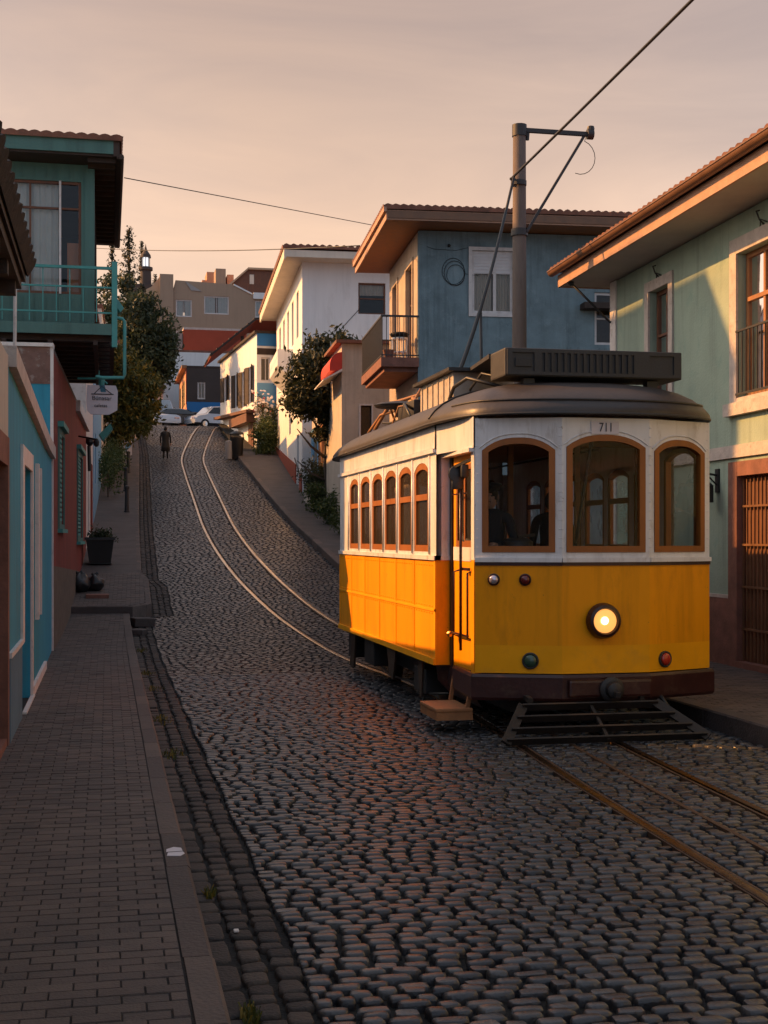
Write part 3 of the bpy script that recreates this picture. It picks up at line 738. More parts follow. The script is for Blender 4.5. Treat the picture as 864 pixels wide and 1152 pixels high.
for i in range(6):
    y=15.3+i*.95; q.tube([(4.35,y,3.2),(4.35,y,2.95)],.008,5); q.ring([(4.35,y+.06*math.cos(a*PI/5),2.88+.06*math.sin(a*PI/5)) for a in range(10)],[(4.35,y+.045*math.cos(a*PI/5),2.88+.045*math.sin(a*PI/5)) for a in range(10)],(.02,0,0))
for x in (4.35,5.7): q.tube([(x,14.95,3.1),(x,20.6,3.1)],.014,6)
q.tube([(4.95,13.15,3.1),(5.15,14.2,2.0),(5.15,14.2,.9)],.02,6)
T(q,'hand_strap','dark_metal',smooth=True)
q=MB(); q.box(4.05,4.45,13.35,13.6,.9,1.95,.03); q.lathe((4.25,13.5,1.95),(0,0,1),[(0,.16),(.06,.16),(.1,.1),(.1,0)],16); q.bar((4.25,13.5,2.06),(4.45,13.55,2.08),.03)
q.box(4.85,5.4,13.3,13.5,1.75,1.95,.02)
T(q,'controller','dark_metal',smooth=30)
# rear end
rr=MB()
for P,Q in zip(B[:-1],B[1:]):
    L=L2(P,Q); awall(rr,P,Q,.66,1.82,[])
T(rr,'rear_panel','yellow')
rr=MB()
for P,Q in zip(B[:-1],B[1:]):
    L=L2(P,Q); h=(.12,L-.12,W0,2.9,.1); r=awall(rr,P,Q,1.82,TOP,[h]); aframe(*r,h,.05,-.05,.01,'orange_wood','rear_window')
T(rr,'rear_wall','white_paint')
# roof : lofted dome over the plan outline
OUT=[]
def off(p,q,r_,d):
    p,q,r_=Vector(p),Vector(q),Vector(r_); a=(q-p).normalized();b=(r_-q).normalized(); n1=Vector((a.y,-a.x));n2=Vector((b.y,-b.x)); n=(n1+n2).normalized(); return q+n*d/max(.5,n.dot(n1))
RO=[(3.60,19.5),(3.60,14.6),(3.655,13.9),(3.78,13.35),(4.05,13.12),(4.45,12.97),(5.02,12.92),(5.59,12.97),(5.99,13.12),(6.26,13.35),(6.385,13.9),(6.44,14.6),(6.44,19.5),(6.42,20.8),(6.3,21.5),(5.8,21.85),(5.02,21.95),(4.2,21.85),(3.75,21.5),(3.62,20.8)]
n=len(RO); RO=[off(RO[i-1],RO[i],RO[(i+1)%n],.09) for i in range(n)]
den=[]
for i in range(n):
    for k in range(4): 
        p0,p1,p2,p3=RO[i-1],RO[i],RO[(i+1)%n],RO[(i+2)%n]; t=k/4
        if (p2-p1).length>2: den.append(p1.lerp(p2,t)); continue
        m1=(p2-p0)*.5*min(1,(p2-p1).length/max(.01,(p1-p0).length)); m2=(p3-p1)*.5*min(1,(p2-p1).length/max(.01,(p3-p2).length))
        t2=t*t;t3=t2*t; den.append(p1*(2*t3-3*t2+1)+m1*(t3-2*t2+t)+p2*(-2*t3+3*t2)+m2*(t3-t2))
N_=len(den); rf=MB(); vs=[]; prof=[(0,0.0),(.0,.05),(.015,.085),(.05,.15),(.11,.225),(.2,.30),(.32,.36),(.5,.41),(.72,.44),(1,.45)]
for f,dz in prof:
    for p in den:
        sp=Vector((5.02,min(max(p.y,14.35),20.3))); c=p.lerp(sp,f); vs.append((c.x,c.y,3.31+dz))
rf.add(vs,[(i*N_+k,i*N_+(k+1)%N_,(i+1)*N_+(k+1)%N_,(i+1)*N_+k) for i in range(len(prof)-1) for k in range(N_)])
rf.add([vs[k] for k in range(N_)],[tuple(range(N_))])
roof=T(rf,'roof','tram_roof',smooth=50)
def roofz(x,y):
    best=None
    for k in range(N_):
        p=den[k]; sp=Vector((5.02,min(max(p.y,14.35),20.3)))
        d=(sp-p); f=((Vector((x,y))-p).dot(d))/max(1e-6,d.length_squared)
        e=(p+d*f-Vector((x,y))).length
        if 0<=f<=1.05 and (best is None or e<best[0]): best=(e,min(1,f))
    f=best[1] if best else 1
    for (a,za),(b,zb) in zip(prof[1:],prof[2:]):
        if f<=b: return 3.31+za+(zb-za)*(f-a)/(b-a)
    return 3.74
q=MB()      # drip rail, brow line, seam strap
q.tube([(p.x,p.y,3.315) for p in den]+[(den[0].x,den[0].y,3.315)],.017,6)
fi=[k for k in range(N_) if den[k].y<14.0]
q.tube([(lambda c:(c.x,c.y-.004,3.31+.155))(den[k].lerp(Vector((5.02,14.35)),.052)) for k in fi],.014,6)
T(q,'drip_rail','dark_metal',roof,smooth=True)
q=MB()
kk=min(range(N_),key=lambda k:(den[k].x>5)*9+abs(den[k].y-14.45)); q.tube([(lambda c:(c.x,c.y,3.31+dz+.012))(den[kk].lerp(Vector((5.02,14.45)),f)) for f,dz in prof[1:]],.012,6)
q.tube([(XL-.01,14.44,3.04),(XL-.01,14.44,3.3)],.01,6)
T(q,'roof_strap','dark_metal',roof,smooth=True)
# bumper & skirt
bp=MB(); ol=[(3.74,14.2),(3.70,13.27),(4.55,12.95),(5.50,12.95),(6.34,13.27),(6.30,14.2)]
P2=[]
for i in range(len(ol)):
    a=ol[max(i-1,0)]; b=ol[i]; c=ol[min(i+1,len(ol)-1)]
    if i==0: P2.append((Vector(b)+Vector((-.02,0)))); continue
    if i==len(ol)-1: P2.append((Vector(b)+Vector((.02,0)))); continue
    P2.append(off(a,b,c,.028))
inn=[Vector((5.02,14.2))]
pr=[(.02,.38),(0,.41),(0,.62),(.02,.65)]
vs=[]
for ins,z in pr:
    for p in P2: c=p+(Vector((5.02,13.9))-p).normalized()*ins; vs.append((c.x,c.y,z))
k6=len(P2); bp.add(vs,[(i*k6+j,i*k6+j+1,(i+1)*k6+j+1,(i+1)*k6+j) for i in range(3) for j in range(k6-1)]+[tuple(range(k6)),tuple(range(3*k6,4*k6))])
bp.box(4.6,5.5,12.87,12.93,.42,.60,.03)
bum=T(bp,'bumper','maroon')
q=MB(); q.lathe((5.05,12.87,.50),(0,-1,0),[(0,.13),(.03,.13),(.05,.10),(.05,.085),(.12,.08),(.14,.05),(.14,0)],20); q.bar((5.05,12.85,.5),(5.05,12.68,.46),.05,.05); T(q,'coupler','dark_metal',smooth=35)
# cow catcher
q=MB(); A=Vector((4.10,12.85,.36));Bv=Vector((5.52,12.85,.36));C=Vector((5.92,12.45,.05));D=Vector((3.80,12.45,.05))
for f in (.04,.36,.68,.96): q.bar(A.lerp(D,f),Bv.lerp(C,f),.02,.085,(0,-.62,.78))
q.bar(A,D,.10,.03,(0,-1,.5));q.bar(Bv,C,.10,.03,(0,-1,.5));q.bar(A.lerp(Bv,.5),D.lerp(C,.5),.035,.03)
for x in (4.2,5.4): q.bar((x,12.9,.4),(x,13.4,.45),.05)
T(q,'cow_catcher','cat_grey')
# lamps
q=MB(); q.lathe((4.98,12.95,1.20),(0,-1,0),[(0,.16),(.03,.185),(.07,.18),(.11,.165),(.12,.135),(.10,.125),(.05,.11),(.05,0)],32); hl=T(q,'headlight','maroon',smooth=35)
q=MB(); q.lathe((4.98,12.85,1.20),(0,-1,0),[(-.01,.123),(.0,.115),(.01,.07),(.014,0)],24); ln_=T(q,'lens','headlamp',hl,smooth=True)
q=MB(); q.lathe((4.965,12.83,1.205),(0,-1,0),[(-.0,.042),(.004,.03),(.006,0)],20); T(q,'bulb','headbulb',hl,smooth=True)
def fc(x):
    if x<4.55: return 12.95+(4.55-x)*.3855
    if x>5.5: return 12.95+(x-5.5)*.39
    return 12.95
for x,z,r,mt in ((3.90,1.62,.055,'lens_clear'),(4.20,1.62,.055,'lens_dred'),(4.25,.79,.075,'lens_green'),(5.70,.785,.075,'lens_red')):
    nn=Vector((-.36,-.93,0)) if x<4.5 else Vector((.36,-.93,0))
    q=MB(); q.lathe((x,fc(x),z),nn,[(0,r*1.15),(.02,r*1.15),(.025,r),(.02,r*.9)],20); o=T(q,'marker_lamp','maroon' if r<.07 else 'dark_metal',smooth=35)
    q=MB(); q.lathe((x,fc(x),z),nn,[(.018,r*.92),(.035,r*.75),(.045,r*.4),(.048,0)],18); T(q,'lens',mt,o,smooth=True)
# fleet number
q=MB(); q.box(4.86,5.16,12.938,12.9475,3.115,3.245); npl=T(q,'number_patch','sign_white')
me=text_mb('711',.13,.002); mt=Matrix.Translation((5.02,12.934,3.18))@RX90@Matrix.Scale(.8,4,(1,0,0)); q=MB(); q.add([mt@v.co for v in me.vertices],[tuple(p.vertices) for p in me.polygons]); T(q,'fleet_number','sign_ink',npl,fix=False)
# step & door apron
q=MB(); q.box(3.34,3.74,13.42,14.15,.235,.275,.012); q.box(3.35,3.375,13.42,14.15,.15,.235); q.box(3.375,3.74,13.43,13.455,.15,.235); q.box(3.375,3.74,14.12,14.145,.15,.235); q.bar((3.7,13.5,.27),(3.76,13.5,.62),.04);q.bar((3.7,14.2,.27),(3.76,14.2,.62),.04)
T(q,'step','step_wood')
q=MB(); pts=[(3.765,.63),(3.75,.55),(3.74,.45),(3.76,.36),(3.82,.28)]
vs=[(x,y,z) for x,z in pts for y in (13.32,14.5)]; q.add(vs,[(2*i,2*i+1,2*i+3,2*i+2) for i in range(4)])
q.prism([(3.765,14.45,.63),(3.64,14.6,.63),(3.66,14.6,.45),(3.78,14.45,.30)],(0,.02,0)); T(q,'door_apron','maroon',smooth=40)
# running gear
q=MB(); q.box(3.95,6.15,14.9,20.4,.42,.60); q.box(4.05,4.15,15.0,20.2,.25,.5); q.box(5.95,6.05,15.0,20.2,.25,.5)
q.box(3.66,3.9,18.3,19.0,.25,.62,.02); q.box(3.68,4.0,15.3,15.9,.2,.5,.02); q.box(4.2,5.9,13.6,14.6,.2,.5)
q.box(3.70,3.95,20.0,20.5,.22,.6,.03)
T(q,'underframe','dark_metal')
for pp in (lambda q:q.prism([(3.66,15.35,.64),(3.66,15.62,.64),(3.66,15.58,.42),(3.66,15.50,.16),(3.66,15.42,.16)],(.03,0,0)), lambda q:q.prism([(3.64,16.75,.64),(3.64,17.35,.64),(3.64,17.15,.25),(3.64,16.95,.20)],(.03,0,0)), lambda q:q.prism([(3.64,19.6,.64),(3.64,19.8,.64),(3.64,20.1,.10),(3.64,19.75,.10)],(.03,0,0))):
    q=MB(); pp(q); T(q,'axle_guard','rusty_iron')
q=MB()
for y in (15.9,18.9):
    q.box(3.86,3.96,y-.55,y+.55,.30,.38,.01); q.lathe((3.90,y,.36),(-1,0,0),[(-.02,.10),(.08,.10),(.10,.06),(.10,0)],12)
    for d in (-.42,.42): q.lathe((3.9,y+d,.38),(0,0,1),[(0,.05),(.22,.05)],10)
    q.tube([(3.92,y-.5,.42),(3.92,y-.25,.52),(3.92,y+.25,.52),(3.92,y+.5,.42)],.025,6)
T(q,'truck_frame','rusty_iron',smooth=35)
q=MB(); q.tube([(3.75,14.5,.30),(3.72,15.2,.22),(3.78,16.2,.24),(3.74,17.6,.20),(3.80,18.6,.26)],.016,6); T(q,'brake_pipe','black_cable',smooth=True); q=MB(); q.tube([(5.6,12.9,.42),(5.66,12.82,.30),(5.72,12.95,.22)],.02,6); T(q,'brake_pipe','black_cable',smooth=True)
for x in (4.08,5.30):
    for y in (15.9,18.9):
        q=MB(); q.lathe((x,y,.36),(1,0,0),[(-.05,.0),(-.05,.30),(-.04,.34),(.04,.345),(.05,.37),(.07,.37),(.07,0)],28); T(q,'wheel','rail_rust',smooth=35)
# roof equipment
q=MB(); q.box(4.11,6.11,13.5,14.05,3.76,4.06,.02); sb_=T(q,'roof_sign_box','grey_box')
q=MB()
wall(q,(4.13,13.5,0),(1,0,0),(0,-1,0),1.96,3.775,4.045,-.02,[(.06,.30,3.81,4.01),(.38,1.42,3.81,4.01),(1.60,1.88,3.81,4.01)]); T(q,'sign_frame','grey_box',sb_)
q=MB()
for i in range(14): q.bar((4.56+i*.072,13.492,3.81),(4.56+i*.072,13.492,4.01),.03,.03)
q.box(4.22,4.4,13.485,13.497,3.86,3.95,.005); T(q,'grille','dark_metal',sb_)
q=MB()
for x in (4.35,5.75): q.box(x,x+.12,13.6,13.72,3.5,3.75)
for x in (4.5,5.9): q.box(x,x+.08,13.95,14.02,3.55,3.75)
T(q,'sign_bracket','dark_metal',sb_)
q=MB(); q.box(4.02,4.78,15.3,17.0,3.62,4.02,.02); rb=T(q,'resistor_box','beige_box')
q=MB(); q.box(3.94,4.84,15.2,17.1,4.02,4.06); q.prism([(4.11,14.1,4.07),(4.11,14.1,4.02),(4.2,15.2,4.02),(4.2,15.2,4.06)],(.5,0,0)); T(q,'box_lid','dark_metal',rb)
q=MB()
for i in range(6): q.bar((4.015,15.45+i*.28,3.68),(4.015,15.45+i*.28,3.98),.02)
T(q,'box_rib','beige_box',rb)
q=MB(); q.box(4.35,5.6,17.4,19.9,3.73,3.80); q.box(4.0,4.3,17.3,18.3,3.66,3.9,.03)
q.lathe((4.15,18.9,3.80),(0,0,1),[(0,.05),(.12,.07),(.14,.34),(.17,.36),(.20,.30),(.24,.0)],20)
q.lathe((4.25,16.9+.6,3.76),(0,0,1),[(0,.10),(.22,.10),(.26,0)],14)
T(q,'trolley_base','dark_metal',smooth=35)
q=MB()
q.tube([(4.0,19.9,3.70),(4.15,19.5,4.05),(4.7,19.2,4.22),(4.9,18.8,4.3),(4.7,18.2,4.28),(4.2,17.4,4.05),(4.05,16.9,3.95)],.028,8)
q.tube([(3.95,20.2,3.66),(4.05,19.7,3.9),(4.6,19.0,4.05),(5.0,18.4,3.82)],.022,8)
q.tube([(4.2,18.8,3.76),(4.5,18.8,4.28)],.022,6); q.tube([(4.75,18.6,3.76),(4.8,18.5,4.28)],.03,6)
q.tube([(4.3,19.7,3.72),(4.0,18.9,4.0),(4.3,18.0,3.78)],.018,6)
q.tube([(4.35,18.5,3.8),(4.2,18.2,4.0),(4.35,17.9,3.8)],.03,8); q.tube([(3.9,18.2,3.62),(3.95,18.0,3.86),(4.3,17.8,3.9)],.015,6)
q.tube([(4.5,18.2,4.2),(4.3,17.9,4.0),(4.5,17.6,3.8)],.02,6)
T(q,'trolley_frame','step_wood',smooth=True)
q=MB()
q.tube([(4.3,14.2,3.72),(4.0,14.6,3.86),(3.95,15.0,3.80),(4.0,15.4,3.7)],.022,6); T(q,'roof_cable','black_cable',smooth=True); q=MB(); q.tube([(4.6,14.1,3.75),(4.2,14.7,3.93),(4.2,15.2,3.8),(4.3,15.5,3.75)],.016,6); T(q,'roof_cable','black_cable',smooth=True); q=MB()
q.tube([(3.8,16.6,3.6),(3.85,17.2,3.82),(4.2,17.6,3.72),(3.95,18.6,3.68),(4.0,19.3,3.75)],.02,6); T(q,'roof_cable','black_cable',smooth=True); q=MB(); q.tube([(5.6,14.1,3.75),(5.9,14.6,3.85),(5.8,15.4,3.72)],.02,6)
T(q,'roof_cable','black_cable',smooth=True)
q=MB(); A=Vector((5.0,19.6,3.95));E=Vector((6.86,22.0,8.26))
q.tube([A.lerp(E,t/10)+Vector((0,0,-.32*math.sin(PI*t/10))) for t in range(11)],[.038-.0014*t for t in range(11)],8)
q.tube([A,A+Vector((-.25,-.5,.0)),(4.6,18.6,3.85)],.03,6)
T(q,'trolley_pole','black_cable',smooth=True)
q=MB(); q.tube([(5.95,20.9,5.85),(5.85,20.5,4.9),(5.8,20.2,3.6)],.024,6); T(q,'pole_strut','black_cable',smooth=True)
# ================================================================== BUILDINGS, RIGHT
X1=(1,0,0);Y1=(0,1,0);NX=(-1,0,0);NY=(0,-1,0)
def shell(name,label,loc,rz,x1,y0,y1,z0,z1,wallm,lh=(),fh=(),t=.22,front_mat=None,sides=True,group=None,cat='house'):
    """house box; local x away from the street (x1 signed), facade plane x=0, front (towards viewer) plane y=y0"""
    r=thing(name,label,cat,loc,rz,group); sx=1 if x1>0 else -1
    m=MB(); wall(m,(0,y0,0),Y1,(-sx,0,0),y1-y0,z0,z1,t,[(a-y0,b-y0,c,d) for a,b,c,d in lh])
    if not front_mat: 
        wall(m,(sx*t,y0,0),(sx,0,0),NY,abs(x1)-t,z0,z1,t,[(a-t,b-t,c,d) for a,b,c,d in fh])
    m.box(x1-sx*t,x1,y0+t,y1-t,z0,z1); m.box(sx*t,x1,y1-t,y1,z0,z1)
    m.box(sx*t,x1-sx*t,y0+t,y1-t,z1-.15,z1-.02)
    w=m.build('wall',wallm,r)
    if front_mat:
        m=MB(); wall(m,(sx*.0,y0-.0,0),(sx,0,0),NY,abs(x1),z0,z1,t,fh)
        # set 3 mm proud so the corner meets cleanly
        m.v=[(x,y-.003,z) for x,y,z in m.v]; m.build('front_wall',front_mat,r)
    return r

# --- sage green house on the right
r=shell('sage_house','sage green stucco house with brown gutter beside the tram on the right',(9,22.9,0),R(-1.5),9,-24,0,-.3,6.68,'sage',
  lh=[(-2.70,-1.84,4.2,6.18),(-6.9,-5.22,4.05,6.12),(-6.6,-5.25,.28,2.94),(-11.5,-10,4.05,6.12)])
def RL(h,**k): return window(r,(0,0,0),Y1,NX,h,**k)
w=RL((-2.70,-1.84,4.2,6.18),frame='wood_brown',rec=.12,vm=(.5,),hm=(.62,),surround='stone_trim',sw=.17,curtain=dict(mat='curtain'))
w=RL((-6.9,-5.22,4.05,6.12),frame='wood_warm',rec=.12,vm=(.33,.66),hm=(.68,),surround='stone_trim',sw=.22,curtain=dict(mat='curtain',parts=((.0,.6),(.7,1))),mul=.06)
q=MB()
for i in range(14): q.bar((-.03,-6.85+i*.12,4.1),(-.03,-6.85+i*.12,5.0),.016)
for z in (4.1,5.0): q.bar((-.03,-6.9,z),(-.03,-5.22,z),.03)
q.build('window_rail','dark_metal',w)
q=MB(); pbox(q,(0,0,0),Y1,NX,-7.2,-4.92,3.80,3.98,-.02,.10); q.build('sill','stone_trim',w)
RL((-11.5,-10,4.05,6.12),frame='wood_warm',rec=.12,vm=(.5,),hm=(.68,),surround='stone_trim',sw=.22)
q=MB(); wall(q,(.10,-6.6,0),Y1,NX,1.35,.28,2.94,.04,[]); d=q.build('door','wood_brown',r)
q=MB()
for i in range(12): q.bar((.055,-6.55+i*.115,.3),(.055,-6.55+i*.115,2.9),.022)
for z in (.75,1.35,1.95,2.5): q.bar((.05,-6.6,z),(.05,-5.25,z),.03)
q.build('door_grille','gutter',d)
q=MB()
pbox(q,(0,0,0),Y1,NX,-5.256,-4.97,.15,3.14,-.21,.04); pbox(q,(0,0,0),Y1,NX,-6.88,-6.594,.15,3.14,-.21,.04); pbox(q,(0,0,0),Y1,NX,-6.594,-5.256,2.934,3.14,-.21,.037); pbox(q,(0,0,0),Y1,NX,-6.594,-5.256,.1,.286,-.21,.06)
q.build('door_surround','brown_stone',d)
q=MB(); pbox(q,(0,0,0),Y1,NX,-24,0,3.20,3.38,-.01,.045); q.build('string_course','stone_trim',r)
q=MB(); pbox(q,(0,0,0),Y1,NX,-4.97,0,-.2,1.17,-.01,.035); pbox(q,(0,0,0),Y1,NX,-24,-6.88,-.2,1.17,-.01,.035); pl_=q.build('plinth','brown_stone',r)
q=MB(); pbox(q,(0,0,0),Y1,NX,-4.97,0,1.17,1.22,-.01,.04); pbox(q,(0,0,0),Y1,NX,-24,-6.88,1.17,1.22,-.01,.04); q.build('plinth_cap','stone_trim',pl_)
q=MB(); q.box(-.03,.25,-.26,.03,-.2,6.68); q.build('corner_pilaster','white_trim',r)
# eaves, gutter, roof
q=MB(); q.box(-.80,9.9,-24.5,.55,6.70,6.76); q.build('soffit','soffit',r)
q=MB(); q.box(-.84,-.80,-24.5,.59,6.68,6.90); q.box(-.84,9.9,.55,.59,6.68,6.90); q.build('fascia','eave_pink',r)
q=MB(); pts=[(-.85+.085*math.cos(a)-.09,6.97+.085*math.sin(a)) for a in [PI+PI*k/8 for k in range(9)]]
vs=[(x,y,z) for y in (-24.5,.65) for x,z in pts]; q.add(vs,[(k,k+1,9+k+1,9+k) for k in range(8)]+[tuple(range(9)),tuple(range(9,18))])
vs=[(x*1.0+.012*(1 if x<-.92 else -1),y,z+.012) for y in (-24.5,.65) for x,z in pts]; q.add(vs,[(k,9+k,9+k+1,k+1) for k in range(8)])
q.box(-1.035,-1.02,-24.5,.65,6.965,6.985); q.build('gutter','gutter',r,smooth=40,fix=False)
q=MB(); tiles(q,(-.97,.65,6.99),(-.97,-24.5,6.99),(4.3,-24.5,8.35),(4.3,.65,8.35),.2,.4,.022); tiles(q,(9.9,-24.5,7.0),(9.9,.65,7.0),(4.3,.65,8.35),(4.3,-24.5,8.35),.5); q.prism([(-.85,.5,6.95),(9.6,.5,6.95),(4.3,.5,8.25)],(0,.05,0)); q.build('roof','roof_tile',r,fix=False)
q=MB(); q.tube([(-.75,.1,6.68),(-.05,-.06,5.95)],.022,6); q.lathe((-.75,.1,6.7),(0,0,-1),[(0,.06),(.05,.05),(.08,0)],10); q.build('eave_brace','dark_metal',r,smooth=True)
for y in (-2.27,-6.05):
    q=MB(); q.tube([(0,y,6.34),(-.08,y,6.42),(-.10,y+.05,6.54),(-.04,y+.08,6.56)],.012,6); q.tube([(0,y-.1,6.36),(-.06,y,6.42),(0,y+.14,6.34)],.010,6); q.build('awning_hook','dark_metal',r,smooth=True)
# wall lantern
t=thing('wall_lantern','black wall lantern on a curled bracket left of the brown grilled door','wall lantern',(8.885,18.35,2.62))
q=MB(); q.tube([(0,0,.35),(-.18,0,.38),(-.30,0,.33),(-.34,0,.38)],.018,6); q.tube([(0,0,.18),(-.12,0,.30),(-.2,0,.37)],.012,6); q.box(-.03,.0,-.06,.06,.1,.45); q.build('bracket','black_plastic',t,smooth=40)
q=MB(); q.box(-.30,-.12,-.09,.09,-.05,.20,.01); q.lathe((-.21,0,.20),(0,0,1),[(0,.13),(.06,.05),(.12,.02),(.14,0)],8); q.build('lamp_housing','black_plastic',t)

# --- blue house with balcony
r=shell('blue_balcony_house','weathered blue stucco house with tiled roof and iron balcony behind the tram',(8,34,0),R(-4),9,0,5.5,.2,10.1,'warm_stucco',
  lh=[(1.0,2.1,6.85,9.45),(3.8,4.7,6.85,9.45)],fh=[(1.42,2.52,7.97,9.62),(4.75,5.5,7.2,8.6)],front_mat='blue_stucco')
window(r,(0,0,0),Y1,NX,(1.0,2.1,6.85,9.45),frame='wood_brown',vm=(.5,),hm=(.62,),surround='warm_stucco',curtain=dict(mat='curtain',parts=((.5,1),),z0=.5),name='balcony_door')
window(r,(0,0,0),Y1,NX,(3.8,4.7,6.85,9.45),frame='wood_brown',vm=(.5,),hm=(.7,),surround='warm_stucco',name='balcony_door')
w=window(r,(0,-.003,0),X1,NY,(1.42,2.52,7.97,9.62),frame='white_trim',rec=.04,fw=.07,vm=(.56,),hm=(),surround='white_trim',sw=.09,curtain=dict(mat='curtain',parts=((0,.5),(.6,1))),mul=.08)
q=MB(); pbox(q,(0,0,0),X1,NY,1.49,2.45,9.02,9.55,-.09,-.045)
for i in range(6): pbox(q,(0,0,0),X1,NY,1.49,2.45,9.04+i*.085,9.05+i*.085,-.045,-.035)
q.build('shutter_box','blind',w)
window(r,(0,-.003,0),X1,NY,(4.75,5.5,7.2,8.6),frame='white_trim',rec=.06,vm=(),hm=(.5,))
q=MB(); q.box(4.35,5.7,-.45,-.004,8.10,8.26); q.build('window_awning','dark_wood',r)
q=MB(); q.box(-.02,.22,-.02,.0-.004,.2,10.08); q.box(.22,9,-.045,-.004,5.78,5.86); q.box(4,6,-.035,-.004,7.0,7.12) ; q.build('wall_moulding','blue_stucco',r)
q=MB()
for rr_,cx,cz in ((.28,.95,9.0),(.24,.98,8.95),(.30,.92,9.05)):
    q.tube([(cx+rr_*math.cos(a*PI/10),-.02-.004*(rr_*10%3),cz+rr_*1.15*math.sin(a*PI/10)) for a in range(21)],.007,4)
q.tube([(.0,-.015,9.75),(.4,-.015,9.62),(1.0,-.015,9.6),(1.3,-.015,9.68)],.006,4); q.tube([(1.2,-.01,9.0),(1.6,-.01,8.95)],.005,4); q.lathe((.8,-.01,9.72),(0,-1,0),[(0,.04),(.05,.04),(.06,0)],8)
q.build('coiled_cable','black_cable',r,smooth=True)
q=MB(); q.box(-.96,10.,-1.0,5.9,10.13,10.17); q.build('soffit','wood_warm',r)
q=MB(); q.box(-1.0,-.96,-1.04,5.94,10.11,10.40); q.box(-.96,10.04,-1.04,-1.0,10.11,10.36); q.box(-1.07,-1.0,-1.1,5.94,10.30,10.42); q.build('fascia','eave_pink',r)
q=MB(); q.box(-.96,10.0,-1.07,-1.042,10.15,10.33); q.build('eave_board','gutter',r)
q=MB(); tiles(q,(-1.07,-1.1,10.42),(10.1,-1.1,10.42),(7.0,2.4,11.0),(2.3,2.4,11.0),.2,.35,.035); tiles(q,(-1.07,6.0,10.42),(-1.07,-1.1,10.42),(2.3,2.4,11.0),(2.3,2.41,11.0),.22,.38,.035); tiles(q,(10.1,-1.1,10.42),(10.1,6.0,10.42),(7.0,2.4,11.0),(7.0,2.41,11.0),.5);tiles(q,(10.1,6.0,10.42),(-1.07,6.0,10.42),(2.3,2.4,11.0),(7.0,2.4,11.0),.5); q.build('roof','roof_tile',r,fix=False)
# balcony
q=MB(); q.box(-1.0,0,-.05,4.3,6.52,6.76); q.box(-.9,0,.1,4.1,6.40,6.52); b=q.build('balcony_slab','brown_stone',r)
q=MB(); nb=26
for i in range(nb+1): y=-.03+4.3*i/nb; q.bar((-.97,y,6.76),(-.97,y,7.82),.05 if i<nb else .05,.02)
for i in range(9): q.bar((-.97+i*.115,-.03,6.76),(-.97+i*.115,-.03,7.82),.018)
q.bar((-.97,-.05,7.84),(-.97,4.3,7.84),.05); q.bar((-1.0,-.03,7.84),(0,-.03,7.84),.05); q.bar((-.97,-.05,6.82),(-.97,4.3,6.82),.03); q.bar((-1.0,-.03,6.82),(0,-.03,6.82),.03); q.bar((-.97,4.25,7.84),(0,4.25,7.84),.04)
q.build('balcony_railing','dark_metal',r)
th=R(-4); cs,sn=math.cos(th),math.sin(th)
def w2(x,y,z): return (8+cs*x-sn*y,34+sn*x+cs*y,z)
t=thing('garden_chair','white metal chair with a round black cushion on the iron balcony','chair',w2(-.42,.6,6.76),.3)
q=MB(); q.lathe((0,0,.62),(0,0,1),[(0,.12),(.02,.24),(.08,.27),(.12,.2),(.13,0)],16); q.build('cushion','black_cloth',t,smooth=True)
q=MB()
for a in range(8): q.tube([(.2*math.cos(a*PI/4),.2*math.sin(a*PI/4),0),(.21*math.cos(a*PI/4),.21*math.sin(a*PI/4),.6)],.014,5)
q.lathe((0,0,.56),(0,0,1),[(0,.22),(.04,.22),(.04,0)],12); q.lathe((0,0,.2),(0,0,1),[(0,.19),(.03,.19),(.03,0)],12); q.build('chair_frame','white_paint',t)
t=MB(); t.lathe((0,0,0),(0,0,1),[(0,.11),(.22,.15),(.24,.15),(.24,.12),(.2,0)],12); o=t.build('flower_pot','brown_stone'); o.location=w2(-.75,.35,6.76); tag(o,'small brown pot beside the chair on the iron balcony','pot')

# --- beige house with red awning
r=shell('beige_house','beige house end with small dark window and red awning left of the iron balcony',(7.46,42.6,0),R(-3),3.5,0,4.5,1.2,8.35,'beige_stucco',fh=[(.62,.98,4.95,6.35)])
window(r,(0,0,0),X1,NY,(.62,.98,4.95,6.35),frame='dark_wood',gl='glass_dark',vm=(),surround='white_trim',sw=.05,fw=.04)
q=MB(); q.box(-.2,3.7,-.2,4.7,8.35,8.45); q.build('roof','roof_tile',r)
q=MB(); q.add([(x*1.0,y,z) for y in (-.1,2.6) for x,z in [(0,8.08)]+[(-.40*math.sin(a*PI/16),7.62+.44*math.cos(a*PI/16)) for a in range(9)]+[(-.40,7.45),(0,7.45)]],[tuple(range(12)),tuple(range(12,24))]+[(i,(i+1)%12,12+(i+1)%12,12+i) for i in range(12)]); q.build('red_awning','red_awning',r,smooth=40)
q=MB(); q.prism([(0,-.15,7.44),(-.62,-.15,7.12),(-.62,-.15,7.16),(0,-.15,7.52)],(0,2.8,0)); q.build('white_canopy','white_trim',r)

